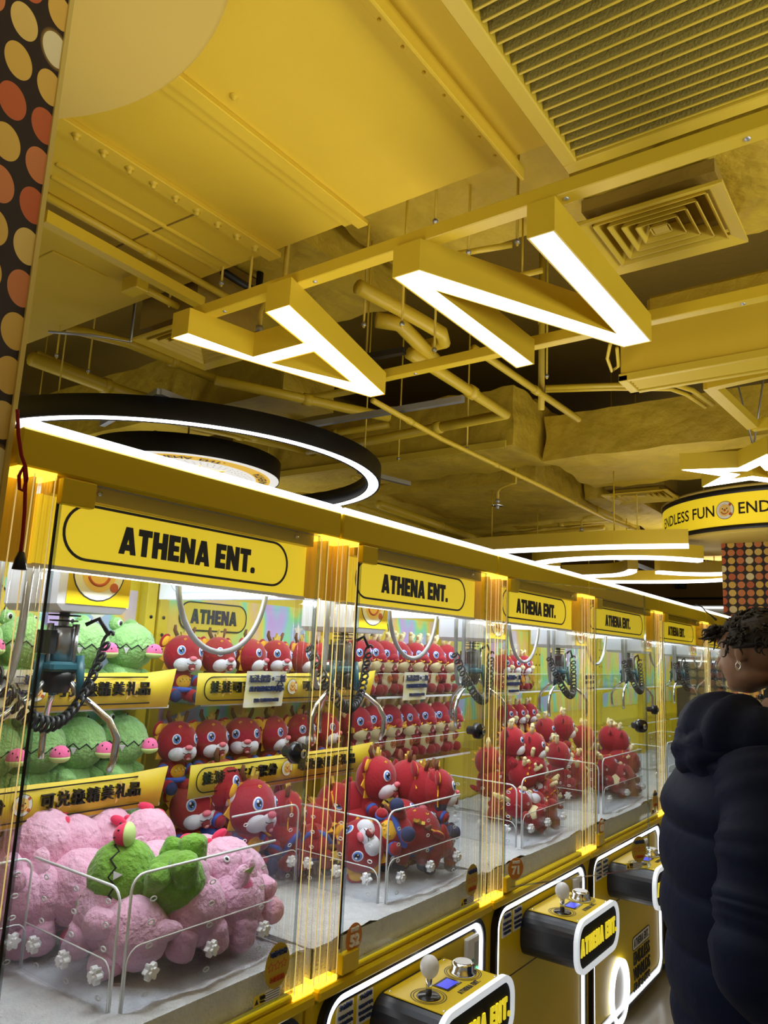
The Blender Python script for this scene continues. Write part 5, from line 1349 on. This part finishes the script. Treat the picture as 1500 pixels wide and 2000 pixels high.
# fourth machine: dragons holding charms
shelf_row('d', (983, 1003, 1022), 1280, S1, .68, 'charm-holding red dragon plush', 'on upper shelf of fourth machine', 'charm dragons on the upper shelf', yaws=(0, 4, 8))
shelf_row('d', (990, 1012, 1032), 1390, S2, .68, 'charm-holding red dragon plush', 'on lower shelf of fourth machine', 'charm dragons on the lower shelf', yaws=(0, 4, 8))
def bed(kind, px, py, x, yaw, pitch, roll, s, label, group=None): return put(kind, ony(px, py, x) if x > 0 else onx(px, py, x), yaw, pitch, roll, s, label, 'soft toy', group)
G1 = 'pink plush toys in the nearest machine'
bed_list = {
 0: (
    ('leaf', 240, 1712, -.27, (.25, -.1, 1), (-.81, -.586, -.12), 0, .98, 'leaf green crocodile plush lying on its side on top of the pink toys', None),
    ('pink', 75, 1662, -.56, 150, 30, 20, 1.1, 'pink plush at the far left of the pile, under the lower crocodile banner', G1),
    ('pink', 125, 1700, 1.19, 205, 20, -20, 1.0, 'crumpled pink plush with its back turned, left of the leaf green crocodile', G1),
    ('pink', 205, 1642, 1.30, 160, -20, 30, 1.05, 'pink plush at the back of the pile, below the right end of the lower banner', G1),
    ('pink', 285, 1640, -.46, 150, 50, 20, .95, 'pink plush at the back of the pile, right behind the leaf green crocodile', G1),
    ('pink', 35, 1790, -.58, 150, 60, 10, 1.1, 'pink plush cut by the left edge, at the bottom of the pile', G1),
    ('pink', 145, 1825, 1.17, 190, 80, 0, 1.05, 'large pink plush face down behind the side chute wall', G1),
    ('pink', 272, 1865, -.22, 200, 10, 80, .95, 'pink plush on its side at the acrylic corner of the chute', G1),
    ('pink', 345, 1815, -.23, 170, 80, 0, .95, 'pink plush face down behind the middle knob of the front chute wall', G1),
    ('pink', 405, 1752, -.34, 150, 70, 10, .95, 'pink plush lying below the leaf green crocodile legs', G1),
    ('pink', 478, 1800, -.20, (.75, -.45, -.25), (-.35, -.5, .8), 0, .92, 'pink plush holding up its peach and leaf right of the pile middle', G1),
    ('pink', 535, 1805, -.18, 150, 80, 20, .92, 'rightmost pink plush, close to the right pillar of the nearest machine', G1),
    ('pink', 470, 1735, -.36, 170, 60, 0, .95, 'pink plush at the back right of the pile, before the red dragons', G1),
    ('pink', 560, 1770, -.20, 160, 60, 30, .92, 'pink plush pressed against the right wall of the nearest machine, above the rightmost one', G1),
    ('pink', 300, 1742, -.34, 170, 50, -30, .95, 'pink plush squeezed under the leaf green crocodile, right of its head', G1),
    ('pink', 205, 1850, 1.17, 160, 80, 40, .95, 'pink plush low at the chute corner, left of the one on its side', G1),
    ('pink', 410, 1850, -.19, 190, 75, -20, .92, 'pink plush low between the middle knob and the peach holder', G1),
    ('pink', 75, 1850, -.56, 170, 70, 30, 1.05, 'pink plush low behind the rear chute wall at the left', G1),
    ('pink', 520, 1740, -.34, 140, 60, 50, .92, 'pink plush at the back near the right wall, before the largest dragon', G1),
    ('green', 105, 1612, -.64, -20, 60, 80, .8, 'green crocodile plush tipped over behind the pink pile at left', None),
    ('green', 255, 1600, -.64, 60, 70, 20, .8, 'green crocodile plush half hidden behind the pink pile at right', None)),
 1: (
    ('a', 376, 1572, -.62, -6, 0, 4, 0.86, 'red dragon plush half hidden at the left back of the second machine'),
    ('a', 430, 1532, -.59, 36, 0, -4, 0.9, 'red dragon plush in profile with a gold crest, at the back of the second machine'),
    ('a', 492, 1576, -.51, 10, 0, -6, 0.99, 'largest red dragon plush facing out beside the right wall of the nearest machine'),
    ('a', 556, 1600, -.53, 60, 0, 10, 0.86, 'red dragon plush turned away behind the right pillar of the nearest machine'),
    ('a', 735, 1520, -.36, 14, 0, -4, 0.9, 'red dragon plush sitting at the left of the second machine, pink nose to the right'),
    ('a', 797, 1525, -.29, 62, 0, -6, 0.86, 'red dragon plush in profile sitting second from left in the second machine'),
    ('a', 850, 1532, -.24, 72, 0, 4, 0.84, 'red dragon plush turned away, sitting third from left in the second machine'),
    ('a', 905, 1532, -.16, 42, 0, -4, 0.79, 'red dragon plush with a gold crest sitting by the right pillar of the second machine'),
    ('a', 732, 1700, -.21, (.62, -.55, .60), (-.70, -.58, -.42), 0, 0.9, 'red dragon plush lying on its side at the chute corner of the second machine'),
    ('a', 825, 1655, -.18, (.75, -.60, .45), (-.60, -.70, -.35), 0, 0.82, 'red dragon plush lying on its side behind the front wall of the second machine'),
    ('a', 700, 1660, -.40, 150, 70, 0, 0.86, 'red dragon plush face down at the left of the second machine'),
    ('a', 775, 1612, -.30, 160, 75, 10, 0.86, 'red dragon plush face down with its blue sash up in the second machine'),
    ('a', 640, 1650, -.50, 30, -50, 20, 0.86, 'red dragon plush lying behind the twin pillars of the second machine'),
    ('a', 655, 1570, -.50, 40, -10, 10, 0.86, 'red dragon plush sitting behind the twin pillars of the second machine'),
    ('a', 880, 1610, -.16, 100, -60, 20, .86, 'red dragon plush on its back by the right pillar of the second machine'),
    ('a', 850, 1600, -.26, 60, -50, 0, .86, 'red dragon plush leaning back under the third sitting dragon of the second machine'),
    ('a', 905, 1665, -.13, 160, 70, 0, .82, 'red dragon plush face down, lowest by the right pillar of the second machine'),
    ('a', 690, 1590, -.44, 80, 30, 10, .86, 'red dragon plush turned aside at the left edge of the second machine'),
    ('a', 600, 1680, -.50, 140, 70, 0, .86, 'red dragon plush face down beyond the right pillar of the nearest machine'),
    ('a', 540, 1660, -.50, 200, 60, 0, .86, 'red dragon plush face down at the feet of the largest red dragon')),
 2: (
    ('c', 1000, 1448, -.29, 20, 0, 0, 0.76, 'red dragon plush with cream nose at the upper left of the third machine pile'),
    ('c', 1040, 1457, -.22, 24, 0, 0, 0.74, 'red dragon plush with cream nose second from left atop the third machine pile'),
    ('c', 1022, 1512, -.24, 110, -40, 30, 0.76, 'upside down red dragon plush showing its cream belly in the third machine'),
    ('c', 1060, 1545, -.20, -60, -60, 20, 0.76, 'red dragon plush lying on its back in the middle of the third machine'),
    ('c', 1008, 1590, -.22, 60, -70, 0, 0.76, 'cream bellied dragon plush lying lowest at the chute corner of the third machine'),
    ('c', 1042, 1605, -.18, -100, -60, 40, 0.72, 'dragon plush lying with red feet up at the front of the third machine'),
    ('c', 1085, 1555, -.18, 30, 40, 20, 0.72, 'red dragon plush face down behind the reflection in the third machine'),
    ('c', 1105, 1585, -.17, 150, 30, 60, 0.72, 'red dragon plush lying at the right of the third machine, by the pillar'),
    ('c', 985, 1530, -.42, 10, -20, 0, 0.76, 'red dragon plush at the left edge of the third machine pile'),
    ('c', 1065, 1490, -.22, 60, -20, 10, .78, 'red dragon plush sitting mid height, right of centre in the third machine'),
    ('c', 1078, 1605, -.15, 150, 70, 0, .76, 'red dragon plush face down at the front right of the third machine'),
    ('c', 1000, 1640, -.34, 120, 60, 20, .78, 'red dragon plush lowest at the left of the third machine pile'),
    ('c', 990, 1480, -.46, 30, 0, 0, .80, 'red dragon plush behind the pillar at the left of the third machine')),
 3: (
    ('c', 1066, 1425, -.50, 14, 0, 0, 0.76, 'red dragon plush peeping out at the back, seen through the third machine'),
    ('c', 1100, 1420, -.42, 34, 0, 0, 0.8, 'red dragon plush in profile, tallest one seen through the third machine'),
    ('c', 1140, 1440, -.40, 40, 0, 0, 0.8, 'red dragon plush behind the pillars between third and fourth machine'),
    ('c', 1092, 1500, -.46, 60, 0, 20, 0.76, 'red dragon plush leaning back, low behind the right side of the third machine'),
    ('c', 1085, 1475, -.34, 40, -10, 0, .80, 'red dragon plush sitting under the tallest one, seen through the third machine'),
    ('c', 1118, 1505, -.36, 70, 0, 10, .80, 'red dragon plush turned right, seen through the third machine beside the pillars'),
    ('c', 1085, 1540, -.44, 150, 60, 0, .80, 'red dragon plush face down on the bed seen through the third machine'),
    ('c', 1120, 1560, -.32, 100, -50, 0, .80, 'red dragon plush on its back beside the pillars left of the fourth machine'),
    ('c', 1190, 1490, -.34, 30, 0, 0, .80, 'red dragon plush in the middle left of the fourth machine pile'),
    ('c', 1258, 1480, -.16, 60, 0, 0, .80, 'red dragon plush at the right wall of the fourth machine'),
    ('c', 1235, 1575, -.14, 140, 70, 0, .78, 'red dragon plush face down, lowest in the fourth machine'),
    ('c', 1203, 1440, -.26, 30, 0, 0, 0.84, 'red dragon plush with cream nose at the upper left of the fourth machine'),
    ('c', 1238, 1440, -.22, 46, 0, 0, 0.8, 'red dragon plush in profile atop the fourth machine pile'),
    ('c', 1222, 1485, -.19, 120, 50, 0, 0.84, 'red dragon plush lying face down across the fourth machine pile'),
    ('c', 1190, 1550, -.24, 30, -40, 10, 0.8, 'red dragon plush leaning on the chute corner of the fourth machine'),
    ('c', 1212, 1565, -.19, -80, -60, 0, 0.76, 'cream bellied dragon plush lying low in the fourth machine'),
    ('c', 1248, 1530, -.20, 40, 20, 30, 0.76, 'red dragon plush under the lying one, at right in the fourth machine')),
}
def settle(o, k):
    """keep a toy inside its machine: off the glass, off the chute walls and on the bed"""
    P = []
    def walk(ob, mw):
        for ch in ob.children:
            m2 = mw @ ch.matrix_basis
            P.extend([m2 @ v.co for v in list(ch.data.vertices)[::6]]); walk(ch, m2)
    walk(o, o.matrix_basis)
    a = [min(p[i] for p in P) for i in range(3)]; b = [max(p[i] for p in P) for i in range(3)]
    d = Vector((0, 0, 0)); y0, y1 = YB[k] + .006, YB[k + 1] + .015; yw = YB[k] + YC
    if a[2] < .920: d.z = .920 - a[2]
    xm = XA - .006
    if b[0] > xm: d.x = xm - b[0]
    if a[0] < BX + .006: d.x = BX + .006 - a[0]
    if b[1] > y1: d.y = y1 - b[1]
    elif a[1] < y0: d.y = y0 - a[1]
    if a[1] + d.y < yw + .006 and b[0] + d.x > XC - .006 and a[2] + d.z < 1.12:
        py_, px_ = yw + .006 - a[1] - d.y, b[0] + d.x - XC + .006
        if py_ < px_: d.y += py_
        else: d.x -= px_
    o.matrix_world = Matrix.Translation(d) @ o.matrix_basis
for k_, rows in bed_list.items():
    for a_ in rows: settle(bed(*a_), k_)

# ------------------------------------------------------------ person
PZ = R_(35)
person = empty('person', 'person in a dark navy puffer jacket, dark curly hair, head turned left to the machines', 'person', (0.935, 2.235, 0), (0, 0, PZ))
HT = R_(121); HP = Vector((.055, 0, .02))
HM = Matrix.Translation(HP) @ Matrix.Rotation(HT, 4, 'Z') @ Matrix.Rotation(R_(4), 4, 'Y')
def hand(mb, w, fwd, out, thumb):
    w = Vector(w); f = Vector(fwd).normalized(); o_ = Vector(out).normalized(); n = f.cross(o_)
    mb.ell(w + f * .050, (.050, .042, .016), 'skin', rot=Matrix((f, o_, n)).transposed(), nu=16, nv=10)
    for k, (ln, sp) in enumerate(((.070, .031), (.080, .011), (.074, -.010), (.058, -.029))):
        b = w + f * .085 + o_ * sp; d1 = (f + o_ * sp * 2.0 - n * .25).normalized(); d2 = (f - n * .7).normalized(); d3 = (f * .6 - n).normalized()
        p1 = b + d1 * ln * .5; p2 = p1 + d2 * ln * .35; p3 = p2 + d3 * ln * .3
        mb.tube([b - f * .02, b, p1, p2, p3], [.010, .010, .009, .0085, .007], 'skin', 8)
    tb = w + f * .025 + o_ * .036 * thumb; td = (f * .7 + o_ * thumb * .8 - n * .25).normalized()
    mb.tube([w + f * .02, tb, tb + td * .035, tb + (td * .9 + f * .3 - n * .2).normalized() * .065], [.014, .013, .011, .009], 'skin', 8)
body = MB()
def he(c, r, rot=None, **k): body.ell((0, 0, 0), r, 'skin', rot=(HM.to_3x3() @ rot) if rot is not None else HM.to_3x3(), M4=Matrix.Translation(HM @ Vector(c)), **k)
he((-.008, 0, 1.698), (.098, .077, .088), nu=28, nv=20); he((.030, 0, 1.645), (.066, .062, .082), nu=24, nv=16); he((.052, 0, 1.592), (.036, .040, .026)); he((.070, 0, 1.585), (.020, .022, .018))
he((.012, 0, 1.612), (.062, .058, .040)); he((.078, 0, 1.700), (.020, .045, .014)); he((.080, .022, 1.640), (.018, .022, .020)); he((.080, -.022, 1.640), (.018, .022, .020))
body.tube([HM @ Vector(p) for p in ((.090, 0, 1.692), (.102, 0, 1.670), (.112, 0, 1.650), (.098, 0, 1.643))], [.008, .010, .013, .009], 'skin', 10)
he((.086, 0, 1.618), (.012, .022, .006)); he((.085, 0, 1.607), (.012, .019, .007))
for s in (-1, 1):
    B = Matrix.Rotation(R_(-14), 3, 'Y') @ Matrix.Rotation(R_(18 * s), 3, 'Z')
    he((-.012, s * .078, 1.673), (.018, .007, .031), rot=B); he((-.004, s * .078, 1.650), (.010, .007, .012))
body.tube([(-.03, 0, 1.42), (-.01, 0, 1.50), (.035, 0, 1.56), (.05, 0, 1.63)], [.075, .060, .056, .055], 'skin', 20)
for c, r in (((-.02, 0, 1.27), (.105, .150, .15)), ((-.01, 0, 1.08), (.10, .145, .17)), ((-.02, 0, .93), (.115, .165, .12))): body.ell(c, r, 'skin', nu=28, nv=18)
RS, RE, RW = (-.10, -.185, 1.38), (-.17, -.265, 1.02), (.10, -.255, .88)
LS, LE, LW = (-.02, .185, 1.40), (-.03, .255, 1.09), (.15, .22, .92)
for S_, E_, W3, th in ((RS, RE, RW, 1), (LS, LE, LW, -1)):
    body.tube([S_, (Vector(S_) + Vector(E_)) / 2, E_, (Vector(E_) + Vector(W3)) / 2, W3], [.045, .046, .042, .040, .028], 'skin', 14); body.ell(S_, .050, 'skin')
    hand(body, W3, Vector(W3) - Vector(E_), (0, .2, 1) if th == 1 else (0, -.2, 1), 1)
for s in (-1, 1): body.tube([(-.02, s * .09, .92), (-.005, s * .095, .70), (.0, s * .095, .48), (-.02, s * .095, .28), (-.02, s * .095, .08)], [.085, .075, .055, .052, .038], 'skin', 16); body.ell((.05, s * .10, .04), (.12, .045, .04), 'skin')
bm0 = body.mesh(); tmp = bpy.data.objects.new('body_tmp', bm0); COL.objects.link(tmp)
md = tmp.modifiers.new('r', 'REMESH'); md.mode = 'VOXEL'; md.voxel_size = .0055; md.use_smooth_shade = True
sm2 = tmp.modifiers.new('s', 'SMOOTH'); sm2.factor = .5; sm2.iterations = 2
bpy.context.view_layer.update()
me = bpy.data.meshes.new_from_object(tmp.evaluated_get(bpy.context.evaluated_depsgraph_get())); bpy.data.objects.remove(tmp)
me.name = 'body'
if not me.materials: me.materials.append(M['skin'])
bo = bpy.data.objects.new('body', me); COL.objects.link(bo); bo.parent = person
for s in (-1, 1):
    m = MB(); m.ell((0, 0, 0), (.011, .012, .012), 'eye_white', M4=HM @ Matrix.Translation((.080, s * .031, 1.672))); m.ell((0, 0, 0), (.004, .006, .006), 'eye_black', M4=HM @ Matrix.Translation((.0895, s * .031, 1.672))); m.build('eye', person)
m = MB()
for k in range(2): m.tube([HM @ Vector((-.004 + .007 * math.cos(t), .082 + .003 * k, 1.637 + .010 * math.sin(t) - .004 * k)) for t in [2 * math.pi * i / 14 for i in range(14)]], .0014, 'chrome', 6, True)
m.build('earring', person)
# hair: a cap with many loose curls
rnd = random.Random(3)
m = MB()
def hairf(p, q):
    k = 1 + .05 * math.sin(p.x * 11 + p.y * 7) * math.sin(p.z * 13 + p.y * 5) + .03 * rnd.uniform(-1, 1)
    if p.x > .35 and p.z < .25: k *= .80
    if p.z < -.42: k *= .72
    return q * k
m.ell((0, 0, 0), (.106, .090, .080), 'hair', nu=40, nv=28, fn=hairf, M4=HM @ Matrix.Translation((-.018, 0, 1.708)))
def curl(p, d, ln, r0):
    d = Vector(d).normalized(); a = d.orthogonal().normalized(); b = d.cross(a); ph = rnd.uniform(0, 6.28); pts = []
    for i in range(8):
        t = i / 7; w = .010 * t; pts.append(HM @ (Vector(p) + d * ln * t + a * w * math.cos(ph + t * 5) + b * w * math.sin(ph + t * 5) + Vector((0, 0, -.012 * t * t))))
    m.tube(pts, [r0 * (1 - .8 * i / 7) for i in range(8)], 'hair', 5)
for k in range(420):
    az = rnd.uniform(-math.pi, math.pi); el = rnd.uniform(-.35, 1.5)
    if abs(az) < .9 and el < .35: continue
    d = Vector((math.cos(el) * math.cos(az), math.cos(el) * math.sin(az), math.sin(el)))
    curl(Vector((-.018 + d.x * .098, d.y * .083, 1.708 + d.z * .076)), d + Vector((.3, rnd.uniform(-.6, .6), rnd.uniform(-.6, .2))), rnd.uniform(.012, .024), rnd.uniform(.004, .008))
for k in range(70):
    y = rnd.uniform(-.075, .075); curl((.070 + rnd.uniform(-.01, .015), y, 1.732 + rnd.uniform(-.015, .02)), (1.0, y * 4, rnd.uniform(-.7, .1)), rnd.uniform(.025, .045), rnd.uniform(.004, .008))
m.build('hair', person)
# jacket
def loft(mb, rings, mt, seg=40, cap=True):
    vs = []; n = len(rings)
    for (c, rx, ry, wob) in rings:
        for i in range(seg):
            a = 2 * math.pi * i / seg
            w = 1 + wob * (.5 * math.sin(5 * a + c[2] * 31) + .5 * math.sin(9 * a - c[2] * 47))
            e_ = 2.4
            ca, sa = math.cos(a), math.sin(a); k = (abs(ca) ** e_ + abs(sa) ** e_) ** (-1 / e_)
            vs.append((c[0] + rx * w * ca * k, c[1] + ry * w * sa * k, c[2]))
    fs = [(j * seg + i, j * seg + (i + 1) % seg, (j + 1) * seg + (i + 1) % seg, (j + 1) * seg + i) for j in range(n - 1) for i in range(seg)]
    if cap: fs += [tuple(reversed(range(seg))), tuple(range((n - 1) * seg, n * seg))]
    mb.add(vs, fs, mt, True)
def interp(tab, t):
    for (a, *va), (b, *vb) in zip(tab[:-1], tab[1:]):
        if t <= b:
            u = (t - a) / (b - a); u = u * u * (3 - 2 * u); return [x + (y - x) * u for x, y in zip(va, vb)]
    return list(tab[-1][1:])
tab = [(.70, -.05, .205, .225), (.85, -.055, .225, .24), (1.1, -.06, .232, .245), (1.28, -.06, .225, .25), (1.40, -.05, .19, .235), (1.47, -.035, .135, .17), (1.53, -.015, .085, .10)]
seams = [.70, .83, .97, 1.11, 1.25, 1.385, 1.53]
def puff(z):
    for a, b in zip(seams[:-1], seams[1:]):
        if a <= z <= b: return abs(math.sin(math.pi * (z - a) / (b - a))) ** .55
    return 0
m = MB(); rings = []
N = 92
for i in range(N + 1):
    z = .70 + (1.53 - .70) * i / N; cx, rx, ry = interp(tab, z); p = puff(z)
    rings.append(((cx, 0, z), rx * (.935 + .075 * p), ry * (.945 + .065 * p), .010 * (.4 + .8 * (1 - p))))
loft(m, rings, 'jacket_navy', 56); jk = m.build('jacket', person)
def sleeve(S_, E_, W3, sgn):
    S_, E_, W3 = Vector(S_), Vector(E_), Vector(W3)
    key = [S_ + Vector((.0, .075 * sgn, .03)), S_ * .7 + E_ * .3, S_ * .3 + E_ * .7, E_, E_ * .6 + W3 * .4, W3]
    pts = []; rs = []
    L = len(key) - 1; n = 70
    for i in range(n + 1):
        t = i / n * L; k = min(L - 1, int(t)); u = t - k
        p0, p1, p2, p3 = key[max(0, k - 1)], key[k], key[k + 1], key[min(L, k + 2)]
        pts.append(.5 * ((2 * p1) + (p2 - p0) * u + (2 * p0 - 5 * p1 + 4 * p2 - p3) * u * u + (3 * p1 - p0 - 3 * p2 + p3) * u ** 3))
        base = interp([(0, .112), (1, .125), (2, .122), (3, .116), (4, .10), (5, .066)], t)[0]
        pf = abs(math.sin(math.pi * (i / n) * 6)) ** .55
        rs.append(base * (.90 + .12 * pf) * (1 + .02 * math.sin(i * 1.7)))
    m = MB(); m.tube(pts, rs, 'jacket_navy', 28); return m.build('sleeve', jk)
sleeve(RS, RE, RW, 1); sleeve(LS, LE, LW, -1)
m = MB(); n = 72; pts = []; rs = []
for i in range(n):
    a = 2 * math.pi * i / n; b = .5 - .5 * math.cos(a)          # a = pi is the back
    pts.append(Vector((-.035 + .105 * math.cos(a), .125 * math.sin(a), 1.425 + .05 * b)))
    rs.append((.045 + .060 * b) * (1 + .06 * math.sin(a * 9) + .05 * math.sin(a * 14 + 1)))
m.tube(pts, rs, 'jacket_navy', 22, True)
m.ell((-.172, 0, 1.43), (.092, .135, .088), 'jacket_navy', nu=36, nv=22, fn=lambda p, q: q * (1 + .05 * math.sin(p.y * 9) + .04 * math.sin(p.z * 11 + p.y * 6)))
hood = m.build('hood', jk)
for s in (-1, 1):
    m = MB(); m.tube([(-.02, s * .17, 1.53), (.03, s * .185, 1.50), (.07, s * .18, 1.45), (.085, s * .175, 1.40), (.06, s * .195, 1.37), (.03, s * .20, 1.42)], .003, 'cloth_black', 6); m.build('drawcord', hood)
m = MB()
loft(m, [((.022 + .005 * i, 0, 1.44 + .021 * i), .098 - .0035 * i + (.006 if i % 2 else 0), .105 - .005 * i + (.005 if i % 2 else 0), .035) for i in range(9)] + [((.062, 0, 1.614), .045, .045, .0)], 'cloth_black', 32); m.build('scarf', person, 'black scarf')
for s in (-1, 1):
    m = MB(); m.tube([(-.015, s * .095, .84), (-.005, s * .10, .70), (.0, s * .10, .48), (-.015, s * .10, .28), (-.02, s * .10, .075)], [.10, .095, .078, .072, .068], 'cloth_black', 18); m.build('trouser_leg', person)
    m = MB(); m.ell((.045, s * .10, .046), (.145, .054, .054), 'black_gloss', nu=22, nv=14, fn=lambda p, q: Vector((q.x, q.y, max(q.z, -.044)))); m.build('shoe', person)
